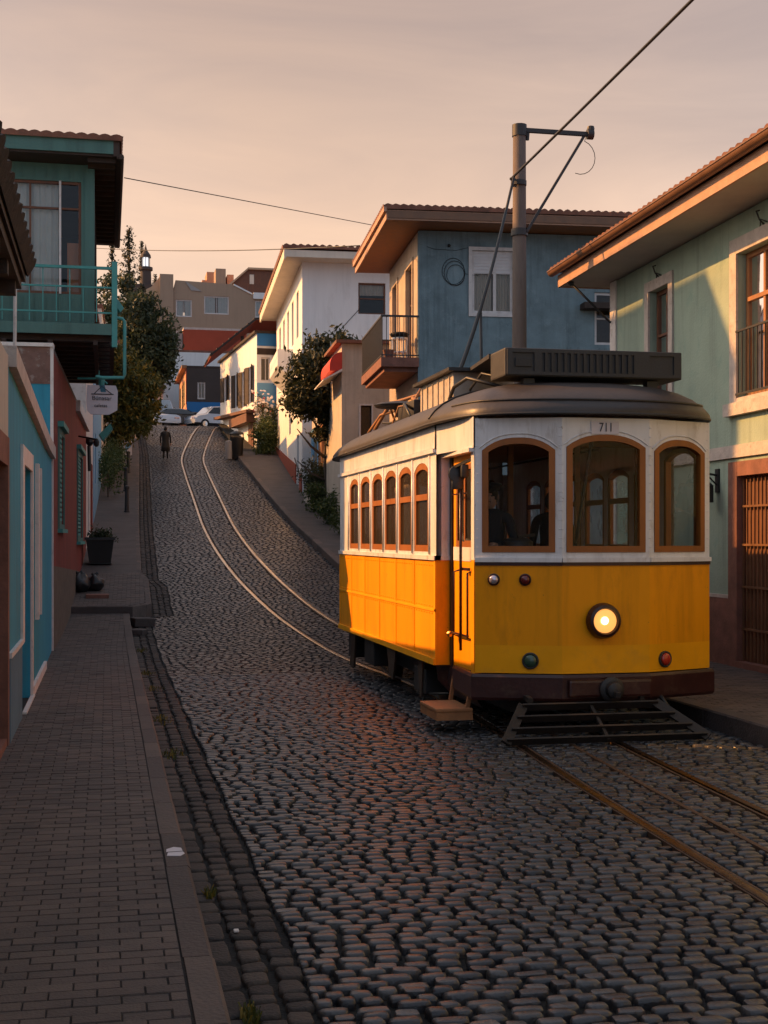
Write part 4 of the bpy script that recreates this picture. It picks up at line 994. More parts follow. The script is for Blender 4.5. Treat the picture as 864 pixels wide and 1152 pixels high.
# --- low wing of doors and panels uphill of the bushes
r=shell('low_brown_annex','low annexe with dark doors, blue frames and wood panels under the dark tree',(7.95,44.6,0),R(-.0),4,2.8,7.6,1.5,6.7,'beige_stucco',lh=[(6.0,6.9,3.6,6.0)])
q=MB(); wall(q,(.12,6.0,0),Y1,NX,.9,3.4,6.0,.04,[]); q.build('door','black_plastic',r)
q=MB(); q.box(-.05,0-.002,5.75,5.95,3.,6.3); q.box(-.05,-.002,6.95,7.15,3.,6.3); q.box(-.05,-.002,7.35,7.5,3.4,6.3); q.build('door_jamb','blue_light',r)
q=MB(); q.box(-.04,-.002,4.7,5.7,2.6,6.4); q.build('wood_panel','wood_warm',r)
q=MB(); 
for y in (2.85,3.25,3.7,4.2,4.55): q.box(-.1,-.004,y,y+.12,2.,6.1)
q.box(-.06,-.004,2.85,4.65,5.6,5.75); q.build('timber_post','wood_brown',r)
q=MB(); q.box(-.6,-.11,3.3,5.6,1.6,3.9); q.build('planter_wall','beige_stucco',r)

# --- white house
r=shell('white_house','tall white house with wide cream eaves and five tall side windows uphill',(7.6,52.5,0),R(-3),11,0,14,2.6,13.0,'white_stucco',
  lh=[(y,y+.95,10.3,12.2) for y in (1.6,4.0,6.4,8.8,11.2)]+[(1.5,2.4,3.9,6.3),(5.4,6.3,6.6,8.8)],fh=[(2.25,3.35,11.0,12.25),(6,7,11.,12.25)])
for y in (1.6,4.0,6.4,8.8,11.2): window(r,(0,0,0),Y1,NX,(y,y+.95,10.3,12.2),frame='wood_brown',gl='glass_dark',vm=(.5,),rec=.12)
window(r,(0,0,0),Y1,NX,(5.4,6.3,6.6,8.8),frame='dark_wood',gl='glass_dark',vm=(.5,))
window(r,(0,0,0),Y1,NX,(1.5,2.4,3.9,6.3),frame='steel_blue',gl='glass_dark',vm=(.5,))
window(r,(0,0,0),X1,NY,(2.25,3.35,11.0,12.25),frame='wood_brown',gl='glass_house',vm=(),hm=(.5,),fw=.06,curtain=dict(mat='curtain',z0=.62))
window(r,(0,0,0),X1,NY,(6,7,11.,12.25),frame='wood_brown',gl='glass_dark',vm=(),hm=(.5,),fw=.06)
q=MB(); q.box(-.73,12,-1.0,14.6,13.0,13.05); q.build('soffit','cream_stucco',r)
q=MB(); q.box(-.80,-.73,-1.04,14.6,12.9,13.35); q.box(-.73,12,-1.04,-1.0,12.98,13.25); q.build('fascia','cream_stucco',r)
q=MB(); tiles(q,(-.85,-1.1,13.36),(12.1,-1.1,13.36),(9,7,14.2),(2.8,7,14.2),.28,.4,.06); tiles(q,(-.85,14.7,13.36),(-.85,-1.1,13.36),(2.8,7,14.2),(2.8,7.01,14.2),.3); tiles(q,(12.1,-1.1,13.36),(12.1,15.1,13.36),(9,7.01,14.2),(9,7,14.2),.6); tiles(q,(12.1,14.7,13.36),(-.85,14.7,13.36),(2.8,7,14.2),(9,7,14.2),.6); q.build('roof','roof_tile',r,fix=False)
q=MB(); q.box(-.65,-.002,4.4,9.5,9.45,10.15); q.prism([(-.65,4.4,9.45),(-.002,4.4,8.8),(-.002,4.4,9.45)],(0,5.1,0)); q.build('bay','white_stucco',r)
q=MB(); q.box(-.045,-.002,.0,.9,2.8,4.6); q.prism([(-.045,2.6,2.9),(-.045,14,5.0),(-.045,14,6.6),(-.045,2.6,5.1)],(.04,0,0)); q.build('plinth','brick_red',r)
q=MB(); q.tube([(-.02,.6,4.5),(-.02,3.2,5.4)],.03,5); q.build('handrail','dark_metal',r)
q=MB(); q.tube([(2.3,-.01,11.2),(1.4,-.02,10.2),(.6,-.03,9.3)],.012,4); q.build('loose_cable','black_cable',r)

# --- narrow white house with shutters and blue front panels
r=shell('shuttered_house','narrow cream house with dark shutters and blue front panels near the hilltop',(7.4,67,0),R(4),7,0,12,5.2,12.35,'white_stucco',
  lh=[(1.2,2.2,9.0,10.9),(3.3,4.3,9.0,10.9),(5.6,6.6,9.2,11.0),(9.0,10.5,9.9,11.3)],fh=[(.12,.68,9.95,11.15),(.78,2.0,9.95,11.15)])
for y,y2,a,b in [(1.2,2.2,9.0,10.9),(3.3,4.3,9.0,10.9),(5.6,6.6,9.2,11.0),(9.0,10.5,9.9,11.3)]:
    w=window(r,(0,0,0),Y1,NX,(y,y2,a,b),frame='dark_wood',gl='glass_dark',vm=(.5,))
    for u,s in ((y,-1),(y2,1)):
        q=MB(); q.prism([(-.01,u,a+.0),(-.14,u+.42*s,a+.0),(-.14,u+.42*s,b),(-.01,u,b)],(-.03,0,0)); q.build('shutter','dark_wood',w)
for h in ((.12,.68,9.95,11.15),(.78,2.0,9.95,11.15)): window(r,(0,0,0),X1,NY,h,frame='white_trim',gl='glass_dark',vm=(.6,))
q=MB(); q.box(.0,3,-.04,-.002,11.72,12.35); q.build('blue_panel','blue_bright',r)
q=MB(); q.box(.0,3,-.04,-.002,11.28,11.6); q.build('dark_band','dark_wood',r)
q=MB(); q.box(.0,3,-.05,-.002,8.6,9.85); q.build('blue_panel','blue_light',r)
q=MB(); q.prism([(-.55,.0,8.35),(-.55,11,8.9),(-.55,11,9.05),(-.55,0,8.5)],(.55,0,0)); q.prism([(-.5,.2,7.9),(-.02,.2,7.9),(-.02,.2,8.35),(-.5,.2,8.35)],(0,5.5,.1)); q.build('canopy','wood_brown',r)
q=MB(); q.box(-.06,-.002,.7,2.0,6.2,8.3); q.box(-.08,-.06,.7,.85,6.2,8.3); q.box(-.08,-.06,1.9,2.05,6.2,8.3); q.box(-.08,-.06,1.25,1.4,6.2,8.3); q.build('door','wood_brown',r)
q=MB(); q.box(-.15,7.1,-.15,12.1,12.35,12.47); q.build('roof','dark_wood',r)

# ================================================================== BUILDINGS, LEFT
r=shell('stucco_house','beige stucco house with dark tiled eave at the left edge',(-.9,12.9,0),0,-7,-14,0,-.2,3.75,'beige_stucco',lh=[(-2.6,-.16,.0,2.72)])
q=MB(); wall(q,(-.14,-2.6,0),Y1,X1,2.44,.0,2.72,.05,[]); q.build('door','dark_wood',r)
q=MB(); pbox(q,(0,0,0),Y1,X1,-.165,-.002,-.1,2.98,-.19,.012); pbox(q,(0,0,0),Y1,X1,-2.76,-2.595,-.1,2.98,-.19,.012); pbox(q,(0,0,0),Y1,X1,-2.595,-.165,2.715,2.98,-.19,.009); q.build('door_surround','brown_stone',r)
q=MB(); q.box(-.2,.0,-2.8,-.0,.12,.2); q.build('threshold','brown_stone',r)
q=MB(); q.prism([(-.3,-14.2,3.78),(.40,-14.2,3.66),(.40,-14.2,3.72),(-.3,-14.2,3.9)],(0,10.0,0)); q.box(-.3,.38,-14,-4.3,3.60,3.66)
for i in range(16): q.box(-.2,.36,-13.9+i*.62,-13.8+i*.62,3.52,3.6)
q.build('eave','dark_wood',r)
q=MB(); tiles(q,(.44,-4.2,3.74),(.44,-14.2,3.74),(-3.5,-14.2,6.1),(-3.5,-4.2,6.1),.2,.4,.02); tiles(q,(-7.4,-14.2,3.8),(-7.4,-4.2,3.8),(-3.5,-4.2,6.1),(-3.5,-14.2,6.1),.5); q.prism([(.3,-4.3,3.75),(-7.2,-4.3,3.75),(-3.5,-4.3,6.0)],(0,.06,0)); q.build('roof','old_tile',r,fix=False)
q=MB(); q.box(-7,-1.6,-4.2,3.3,3.4,6.5); q.box(-7.2,-1.5,-4.3,3.36,6.5,6.62); q.build('shade_storey','beige_stucco',r)  # set-back storey out of view, added to keep sun off the street
# bright blue house
r=shell('turquoise_house','low turquoise house with sloping parapet and white trimmed door on the left',(-.9,12.9,0),0,-7,.004,10.1,-.2,3.52,'turquoise',lh=[(2.1,3.7,.12,2.85),(4.9,5.9,1.2,2.85)],t=.3)
m=MB(); wall(m,(-.14,2.1,0),Y1,X1,1.6,.12,2.85,.05,[]); d=m.build('door','steel_blue',r)
q=MB(); pbox(q,(0,0,0),Y1,X1,1.8,2.1,.92,3.05,.001,.03); pbox(q,(0,0,0),Y1,X1,3.7,3.84,.12,3.05,.001,.03); pbox(q,(0,0,0),Y1,X1,2.1,3.7,2.85,3.05,.001,.027); q.build('door_surround','white_trim',d)
w=window(r,(0,0,0),Y1,X1,(4.9,5.9,1.2,2.85),frame='turquoise',gl='glass_dark',vm=(.5,),rec=.12)
q=MB(); pbox(q,(0,0,0),Y1,X1,4.72,4.9,1.0,3.0,.001,.05); pbox(q,(0,0,0),Y1,X1,5.9,6.02,1.0,3.0,.001,.03); q.build('shutter_edge','white_trim',w)
q=MB(); pbox(q,(0,0,0),Y1,X1,.02,1.8,-.1,.92,-.01,.02); q.build('plinth','steel_blue',r)
q=MB(); pbox(q,(0,0,0),Y1,X1,.02,1.9,.92,.97,-.01,.035); pbox(q,(0,0,0),Y1,X1,3.84,7.3,.12,.24,-.01,.04); pbox(q,(0,0,0),Y1,X1,2.1,3.8,.1,.15,.001,.05); q.build('base_trim','white_trim',r)
q=MB()
for (ya,za,yb,zb) in ((.1,3.80,7.6,3.52),(7.6,3.52,10.0,3.50)):
    q.prism([(.07,ya,za-.14),(.07,yb,zb-.14),(.07,yb,zb+.06),(.07,ya,za+.06)],(-.40,0,0))
q.box(.02,-.3,7.3,8.0,3.38,3.62); q.build('parapet_cap','stone_trim',r)
q=MB(); q.prism([(-.004,.1,3.45),(-.004,7.6,3.45),(-.004,7.6,3.5),(-.004,.1,3.68)],(-.28,0,0)); q.build('parapet','turquoise',r)
q=MB(); q.box(-6.9,-.3,.3,9.9,3.3,3.36); q.build('flat_roof','slab',r)
q=MB(); q.tube([(.05,.14,3.8),(.06,.14,5.2)],.018,6); q.build('vent_pipe','white_trim',r)
# red house
r=shell('red_house','red house with teal shuttered windows and brown plinth on the left',(-.9,23.0,0),R(-1.3),-7,.01,15,-.2,5.22,'red_wall',lh=[(1.75,3.35,2.30,3.95),(9.3,12.0,2.05,4.05)],t=.3)
for h in ((1.75,3.35,2.30,3.95),(9.3,12.0,2.05,4.05)):
    w=window(r,(0,0,0),Y1,X1,h,frame='teal_wood',gl='glass_dark',vm=(.5,),hm=(.5,),rec=.02,surround='teal_wood',sw=.1)
    q=MB(); a,b,c,e=h
    for k in range(int((e-c)/.09)): pbox(q,(0,0,0),Y1,X1,a+.07,a+(b-a)*.5-.03,c+.06+k*.09,c+.11+k*.09,-.02,.03)
    pbox(q,(0,0,0),Y1,X1,a-.12,b+.12,e+.1,e+.2,-.01,.11); pbox(q,(0,0,0),Y1,X1,a-.12,b+.12,c-.16,c-.09,-.01,.09); q.build('shutter','teal_bright',w)
q=MB(); q.prism([(.03,.0,-.2),(.03,9.8,0),(.03,9.8,1.25),(.03,0,1.58)],(-.05,0,0)); q.build('plinth','brown_plinth',r)
q=MB(); pbox(q,(0,0,0),Y1,X1,8.8,15,5.0,5.25,-.02,.10); q.build('eave_trim','white_trim',r); q=MB(); q.box(-.02,.03,-.065,-.0,.0,5.28); q.build('corner_trim','white_trim',r)
q=MB(); q.box(-1.3,-.022,-.05,.004,3.4,4.62); q.build('end_wall_blue','turquoise',r)
q=MB(); q.box(-1.32,-.022,-.06,.006,4.62,5.24); q.build('end_wall_stained','stained_wall',r)
q=MB(); q.box(-1.4,.03,-.10,.25,5.24,5.30); q.build('coping','white_trim',r)
q=MB(); q.box(-7.1,.0,.3,15.1,5.22,5.30); q.build('flat_roof','slab',r)
q=MB(); q.tube([(.08,14.9,4.6),(.10,14.9,3.9)],.05,8); q.lathe((.1,14.9,4.6),(0,0,1),[(0,.05),(.1,.12),(.2,.12),(.2,0)],8); q.build('rain_hopper','black_plastic',r)
# green mirador on the upper floor
# upper house
r=thing('green_balcony_house','green boarded upper house with big window, dark eaves and teal balcony','house',(-.24,25.3,0))
q=MB(); wall(q,(-3.8,0,0),X1,NY,3.8,5.9,8.95,.15,[(2.1,3.58,6.55,8.63)])
q.box(-3.8,-3.65,.15,4.2,5.9,8.95); q.box(-3.8,0,6.2,6.35,5.9,8.95)
for i in range(18):
    x=-3.8+i*.21
    if x+.02>-1.75 and x<-.2: q.box(x,x+.012,-.012,0-.001,5.9,6.5); q.box(x,x+.012,-.012,-.001,8.68,8.95)
    else: q.box(x,x+.012,-.012,-.001,5.9,8.95)
q.build('wall','teal_wood',r)
q=MB(); wall(q,(0,.15,0),Y1,X1,6.05,5.9,8.95,.15,[(1.,2.,6.6,8.3),(3.,4.,6.6,8.3)]); 
for i in range(24): q.box(0.001,.014,.2+i*.25,.22+i*.25,5.9,8.95)
sw_=q.build('side_wall','dark_wood',r)
for y in (1.,3.): window(r,(0,0,0),Y1,X1,(y,y+1,6.6,8.3),frame='dark_wood',gl='glass_dark',vm=(.5,))
q=MB(); q.box(-.16,.02,-.03,.16,5.9,8.95); q.build('corner_post','teal_wood',r)
w=window(r,(0,0,0),X1,NY,(-1.7,-.22,6.55,8.63),frame='wood_brown',gl='glass_house',rec=.03,fw=.05,vm=(.38,.74),hm=(.76,),curtain=dict(mat='white_curtain',parts=((0,.72),),z0=0),mul=.035)
q=MB(); q.box(-.62,-.58,-.03,-.002,6.55,8.63); q.build('window_post','white_trim',w)
q=MB(); q.box(-.48,-.25,.25,.27,6.6,7.55); q.build('warm_blind','orange_wall',w)
q=MB(); q.box(-4.3,.42,-.62,6.9,8.96,9.02)
for i in range(18): q.box(-.1,.40,-.5+i*.4,-.42+i*.4,8.88,8.96)
q.build('soffit','dark_wood',r)
q=MB(); q.box(-4.3,.36,-.66,-.62,9.0,9.26); q.build('fascia','teal_wood',r)
q=MB(); q.box(.42,.47,-.66,6.95,8.92,9.30); q.box(.36,.42,-.66,-.62,8.96,9.3); q.tube([(.5,-.7,8.95),(.5,6.9,8.95)],.05,8); q.build('eave_gutter','dark_wood',r)
q=MB(); tiles(q,(-4.4,-.72,9.28),(.52,-.72,9.28),(-1.8,3.,9.95),(-2.2,3.,9.95),.2,.3,.02); tiles(q,(.52,-.72,9.28),(.52,7,9.28),(-1.8,3.1,9.95),(-1.8,3.,9.95),.2,.3,.02); tiles(q,(.52,7,9.28),(-4.4,7,9.28),(-2.2,3.1,9.95),(-1.8,3.1,9.95),.4); tiles(q,(-4.4,7,9.28),(-4.4,-.72,9.28),(-2.2,3,9.95),(-2.2,3.1,9.95),.4); q.box(-4.3,.45,-.6,6.9,9.2,9.26); q.build('roof','roof_tile',r,fix=False)
# deck
q=MB(); q.box(-3.8,.36,-.62,6.5,5.86,5.90)
q.box(-3.8,.36,-.60,6.4,5.72,5.75) if False else None
dk_=q.build('balcony_deck','dark_wood',r)
q=MB(); q.box(-3.8,.38,-.66,-.62,5.72,5.92); q.build('deck_edge','teal_wood',dk_)
q=MB()
for i in range(12): q.box(-3.7,.34,-.45+i*.6,-.30+i*.6,5.62,5.86)
for x in (-1.6,-.8,.0,.3): q.box(x,x+.08,-.6,6.4,5.54,5.62)
q.prism([(.30,-.6,5.62),(.30,-.2,4.9),(.30,6.2,4.55),(.30,6.4,5.62)],(-.06,0,0)) if False else None
q.build('deck_joist','dark_wood',dk_)
q=MB()
for z,w_ in ((6.93,.05),(6.58,.03),(6.12,.03)): q.bar((-3.7,-.63,z),(.36,-.63,z),w_)
for i in range(17): q.bar((-3.7+i*.235,-.63,5.95),(-3.7+i*.235,-.63,6.58 if i%2 else 6.93),.018)
for z in (6.93,6.58,6.12): q.bar((.36,-.63,z),(.36,6.4,z),.035)
for i in range(26): q.bar((.36,-.4+i*.26,5.95),(.36,-.4+i*.26,6.93),.016)
rl=q.build('balcony_railing','teal_bright',r)
q=MB(); q.box(.33,.43,-.68,-.58,5.5,7.05,.01); q.bar((.38,-.6,6.35),(.50,-.5,6.2),.06,.12); q.build('railing_post','teal_bright',rl)
q=MB(); q.tube([(.40,-.6,6.05),(.52,-.6,6.03),(.56,-.6,5.98),(.56,-.6,5.02),(.54,-.6,4.96),(.16,-.6,4.95),(.06,-.5,4.98)],.032,8); q.build('drain_pipe','teal_bright',r,smooth=40)
q=MB()
for i in range(5): q.box(.0,.05,2.+i*.03,5.,6.0+i*.2,6.03+i*.2)
q.build('stacked_board','wood_warm',r)
# two further facades; hidden upper walls raised to shade the road
r=shell('pale_house','narrow pale house squeezed uphill beyond the red house',(-.56,38.02,0),R(-1.2),-6,0,6.,1.0,9.0,'white_trim',lh=[(1.5,2.4,2.1,4.2)])
window(r,(0,0,0),Y1,X1,(1.5,2.4,2.1,4.2),frame='red_wall',gl='glass_dark',vm=(.5,))
q=MB(); q.box(-6.1,.05,-.05,6.05,9.0,9.15); q.build('roof','roof_tile',r)
q=MB(); q.box(.0+.002,.04,3.6,4.5,1.7,4.3); q.build('door','red_wall',r)
r=shell('light_blue_house','light blue house front beyond the pale house under the yellow green tree',(-.42,44.1,0),R(-1.2),-6,0,9.8,2.0,9.8,'blue_light',lh=[(2.,2.9,3.9,5.6)])
window(r,(0,0,0),Y1,X1,(2.,2.9,3.9,5.6),frame='white_trim',gl='glass_dark',vm=(.5,))
q=MB(); q.box(-6.1,.05,-.05,9.85,9.8,9.95); q.build('roof','roof_tile',r)
r=shell('lilac_house','pale lilac house wall seen below the teal balcony corner',(.78,61.0,0),R(-.6),-6,3.0,9.,4.0,11.2,'white_stucco',lh=[(5.5,6.4,8.0,9.6)])
window(r,(0,0,0),Y1,X1,(5.5,6.4,8.0,9.6),frame='brick_red',gl='glass_dark',vm=(.5,))
q=MB(); q.box(-6.1,.12,2.9,9.1,11.2,11.35); q.build('roof','roof_tile',r)
q=MB(); q.box(-6.,.03,2.93,2.99,8.1,8.6); q.build('tile_band','brick_red',r)
r=shell('shade_house','unseen ochre house added to shade the road, hidden behind the hedge and yellow green tree',(-.2,54.3,0),R(-1.2),-6,0,9.3,3.0,11.2,'cream_stucco',lh=[(4.,4.9,6.6,8.2)])  # unseen house added to block sun from the road
window(r,(0,0,0),Y1,X1,(4.,4.9,6.6,8.2),frame='wood_brown',gl='glass_dark',vm=(.5,))
q=MB(); q.box(-6.1,.05,-.05,9.35,11.2,11.35); q.build('roof','roof_tile',r)
# added unseen block behind the left side (it shades the sage house)
r=shell('shade_block','unseen added shade block set back behind the green balcony house',(-8.,27.3,0),0,-2.4,0,7.4,0,17.15,'beige_stucco',lh=[(1+2*i,2+2*i,3.2*k+1.2,3.2*k+2.7) for i in range(2) for k in range(1,4)],cat='shade block')
for i in range(2):
    for k in range(1,4): window(r,(0,0,0),Y1,X1,(1+2*i,2+2*i,3.2*k+1.2,3.2*k+2.7),frame='white_trim',gl='glass_dark',vm=(.5,))
q=MB(); q.box(-2.5,.05,-.05,7.5,17.15,17.25); q.build('roof','roof_tile',r)

# ================================================================== HILLTOP BUILDINGS
def blk(name,label,x0,x1,y0,y1,z0,z1,mt,fh=(),roofm='roof_tile',cat='house',wf='white_trim',gl='glass_house',cur=None,over=.0,vm=(.5,)):
    r=thing(name,label,cat,(x0,y0,0)); m=MB(); W=x1-x0
    wall(m,(0,0,0),X1,NY,W,z0,z1,.25,fh); m.box(0,.25,.25,y1-y0,z0,z1); m.box(W-.25,W,.25,y1-y0,z0,z1); m.box(.25,W-.25,y1-y0-.25,y1-y0,z0,z1)
    m.build('wall',mt,r)
    m=MB(); m.box(-over,W+over,-over,y1-y0+over,z1,z1+.18); m.build('roof',roofm,r)
    for h in fh: window(r,(0,0,0),X1,NY,h,frame=wf,gl=gl,vm=vm,rec=.08,fw=.1,curtain=cur)
    return r
r=blk('dark_corner_house','charcoal house with bright blue base and lit side windows behind the cars',5.47,12,94,104,8.6,13.9,'charcoal',[(.75,1.3,11.75,12.95)],roofm='dark_wood',gl='glass_house',cur=dict(mat='curtain'))
q=MB(); q.box(-.0,6.5,-.05,-.003,8.6,11.55); q.build('blue_base','blue_bright',r)
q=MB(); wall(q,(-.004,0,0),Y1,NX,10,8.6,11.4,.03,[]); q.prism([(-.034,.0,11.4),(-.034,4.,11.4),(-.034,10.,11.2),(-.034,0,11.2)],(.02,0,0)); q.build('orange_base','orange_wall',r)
q=MB(); wall(q,(-.004,.5,0),Y1,NX,9.5,11.4,13.9,.03,[(1.2,2.6,11.55,13.2),(3.2,4.6,11.55,13.2),(6,7.4,11.7,13.2)]); q.build('painted_sun_side','orange_wall',r)  # orange sunlight on the side wall put into its colour
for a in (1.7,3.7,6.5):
    q=MB(); q.box(-.03,-.004,a,a+1.4,11.6,13.2); q.build('lit_window','window_lit',r)  # emission for lit panes, also standing in for their reflections
    q=MB()
    for y in (a,a+.65,a+1.32): q.box(-.06,-.031,y,y+.08,11.5,13.25)
    q.box(-.06,-.031,a,a+1.4,12.3,12.38); q.build('window_frame','dark_wood',r)
q=MB(); q.box(-.05,.0,-.02,.28,11.4,13.9); q.build('corner_trim','brick_red',r)
q=MB(); q.prism([(-.35,-.1,13.9),(-.35,10,13.9),(-.35,10,14.1),(-.35,-.1,14.1)],(.35,0,0)); q.build('eave','wood_warm',r)
r=blk('white_terrace_house','white flat fronted house behind the charcoal corner house',4.3,14,107,111,9,16.8,'white_stucco',[],cat='house')
r2=blk('white_low_house','low white house with dark porch left of the charcoal corner house',2.2,4.25,104,110,9,14.2,'white_stucco',[(.6,1.9,10.2,11.6)],roofm='dark_wood')
q=MB(); q.prism([(-.2,-.4,13.0),(2.1,-.4,15.4),(2.1,-.4,13.2)],(0,3,0)); q.build('porch_roof','dark_wood',r2)
r=blk('red_block','brick red building with grey end below the tan apartments',6.25,11.5,112,118,10,19.4,'brick_red',[],roofm='stone_trim')
r=blk('grey_block','plain grey building end left of the brick red building',4.95,6.2,112.3,118,10,19.1,'grey_wall',[],roofm='stone_trim')
r=thing('slatted_canopy','sloping dark slatted roof canopy rising behind the cream shuttered house','canopy',(0,84,0))
q=MB()
for i in range(8):
    f=i/7; x=6.4+2.7*f; z=13.45+2.25*f
    q.bar((x,-.4,z+.09),(x,5,z+.09),.10,.12)
for y in (-.4,2.3,5): q.bar((6.3,y,13.40),(9.2,y,15.82),.12,.12); q.bar((9.2,y,15.82),(11.5,y,15.9),.12,.12)
q.build('slats','dark_wood',r)
q=MB(); q.prism([(6.35,-.3,13.40),(9.15,-.3,15.72),(9.15,4.9,15.72),(6.35,4.9,13.40)],(.03,0,-.05)); q.box(9.15,11.5,-.3,4.9,15.70,15.76); q.build('roof_sheet','brick_red',r)
for x in (8.3,11.2):
    for y in (.3,4.6): q=MB(); q.box(x,x+.2,y,y+.2,8.8,14.8 if x<9 else 15.7); q.build('post','dark_wood',r)
# tan apartments
r=thing('tan_apartments','long tan apartment building with white windows on the hilltop skyline','apartment building',(0,130,0))
m=MB(); hs=[(7.65-6.29,8.93-6.29+.05,23.4,25.0),(10.55-6.29,12.75-6.29,23.55,25.4),(14.95-6.29,17-6.29,23.7,25.5)]
hs=[(.25,1.78,23.4,25.05),(2.95,5.35,23.75,25.5),(7.9,9.8,23.55,25.2)]
wall(m,(6.29,0,0),X1,NY,12,14,25.9,.3,hs)
m.prism([(6.29,0,25.9),(13.4,0,25.9),(12.1,0,26.7),(6.5,0,26.9)],(0,.3,0)); m.box(6.29,18,.3,9,25.3,25.9); m.box(18,18.29,.3,9,14,25.9)
m.prism([(6.5,.3,26.9),(12.1,.3,26.7),(12.1,.3,25.9),(6.5,.3,25.9)],(0,6,0))
m.build('wall','tan_stucco',r)
for h in hs: window(r,(6.29,0,0),X1,NY,h,frame='white_trim',gl='glass_house',vm=(.5,),rec=.1,fw=.12,curtain=dict(mat='white_curtain',parts=((0,.45),(.55,1))))
m=MB(); m.box(5.0,6.28,-.3,8,14,27.4); m.build('tower','tan_stucco',r)
m=MB(); m.prism([(5.0,.2,14),(5.0,.2,27.2),(4.2,.2,26.2),(3.2,.2,25.7),(2.6,.2,25.6),(2.6,.2,14)],(0,.4,0)); m.build('side_wing','tan_light',r)
m=MB(); m.box(14.0,18.4,-.25,.1,25.35,25.95); m.prism([(12.1,-.1,26.75),(13.9,-.1,25.9),(13.9,-.1,25.75),(12.1,-.1,26.6)],(0,.2,0)); m.box(7.9,10.3,-.12,-.002,21.7,21.9); m.build('white_parapet','white_stucco',r)
m=MB(); m.prism([(7.4,-.02,26.85),(9.0,-.02,25.9),(8.0,-.02,25.95)],(0,-.06,0)); m.build('roof_slope','grey_wall',r)
m=MB(); m.box(0,2.,0,3,24,30.8); m.box(2.2,2.9,0,2,24,30.6); m.box(-.5,0,0,2,24,29.9)
o=m.build('rooftop_hut','orange_wall'); o.location=(10.6,145,0); tag(o,'small orange rooftop hut rising behind the tan apartments','rooftop hut')
r=thing('gabled_house','brown gabled house with a small lit attic window on the skyline','house',(12.6,140,0))
m=MB(); m.prism([(-.3,0,15),(-.3,0,28.2),(2.0,0,30.25),(6.5,0,30.0),(6.5,0,15)],(0,6,0)); m.build('wall','wood_brown',r)
m=MB(); m.prism([(-.5,-.3,28.2),(2.0,-.3,30.45),(2.0,-.3,30.25),(-.5,-.3,27.95)],(0,6.6,0)); m.box(2.0,6.6,-.3,6.3,30.2,30.4); m.build('roof','tan_light',r)
m=MB(); m.box(2.1,2.55,-.05,-.003,28.7,29.7); m.build('attic_window','cream_stucco',r)
m=MB(); m.box(-1.4,-.35,.5,3,24,30.3); m.build('chimney','tan_stucco',r)
# lighthouse
r=thing('lighthouse','dark lighthouse tower with a pale glowing lantern on the skyline','lighthouse',(3.95,140,0))
m=MB(); m.lathe((0,0,15),(0,0,1),[(0,.95),(12.3,.62),(14.6,.55),(14.7,.72),(15.0,.72),(15.05,.5),(15.1,.0)],16); m.box(-1.7,1.7,-1,1,24,28.1); m.build('tower','charcoal',r,smooth=40)
m=MB(); m.lathe((0,0,30.1),(0,0,1),[(0,.34),(.9,.34),(.9,0)],12); m.build('lantern','lamp_glow',r,smooth=40)
m=MB(); m.lathe((0,0,31.0),(0,0,1),[(0,.55),(.3,.5),(.8,.15),(1.2,.05),(1.5,0)],12)
for k in range(8): a=k*PI/4; m.bar((.4*math.cos(a),.4*math.sin(a),30.0),(.4*math.cos(a),.4*math.sin(a),31.05),.07)
m.build('lantern_roof','charcoal',r)
# ================================================================== VEGETATION
def tree(name,label,cat,base,top,r,blobs,n,size,mt,limbs=6,spread=1.,group=None,up=.3,shape=1.6):
    t=thing(name,label,cat,base,0,group)
    m=MB(); trunk(m,(0,0,-.3),(top[0]-base[0],top[1]-base[1],top[2]-base[2]),r,limbs,spread); m.build('trunk','bark',t,smooth=True,fix=False)
    m=MB(); leaves(m,[(b[0]-base[0],b[1]-base[1],b[2]-base[2])+tuple(b[3:]) for b in blobs],n,size,up,shape); m.build('crown',mt,t,fix=False)
    return t
random.seed(5)
tree('bushy_tree','dark leafy tree in front of the white house wall','tree',(7.75,47.2,2.7),(7.7,47.2,6.6),.14,
  [(7.6,47,7.4,1.3,1.2,1.1),(7.0,46.6,6.9,.8,.9,.7),(8.3,47.2,7.9,.9,.9,.9),(7.9,47,8.6,.9,.9,.7),(8.4,46.8,6.6,.8,.9,.9),(7.3,46.8,8.1,.8,.8,.7),(7.9,46.6,5.9,.7,.7,.6),(6.55,46.4,7.0,.35,.4,.3),(8.9,47,8.7,.4,.4,.3)],23000,.145,'leaf_bush',8,1.1)
tree('round_tree','big dark round tree left of the hilltop cars','tree',(2.1,76,8.0),(2.1,76,12.5),.22,
  [(2.3,76,13.2,1.45,1.4,1.9),(1.5,76,12.4,1.3,1.3,1.6),(2.9,76,12.3,1.0,1.1,1.3),(2.0,76,14.8,.9,.9,1.0),(3.3,76,13.4,.5,.6,.8),(2.2,76,11.2,1.2,1.1,1.0)],15000,.19,'leaf_dark',7,1.3,up=0.)
tree('yellow_green_tree','yellow green tree leaning over the top of the left footpath','tree',(.35,58.3,5.0),(.8,58.3,8.2),.13,
  [(1.0,58,8.5,1.15,1.2,1.1),(.5,58,9.3,.8,.9,.8),(1.4,58.2,7.6,.9,1.0,.9),(.5,58,7.4,.9,.9,1.0),(1.0,57.8,6.9,.8,.9,.7),(.55,57.8,10.0,.45,.5,.4),(1.75,58.2,8.4,.45,.5,.6)],16000,.14,'leaf_yellow',8,1.)
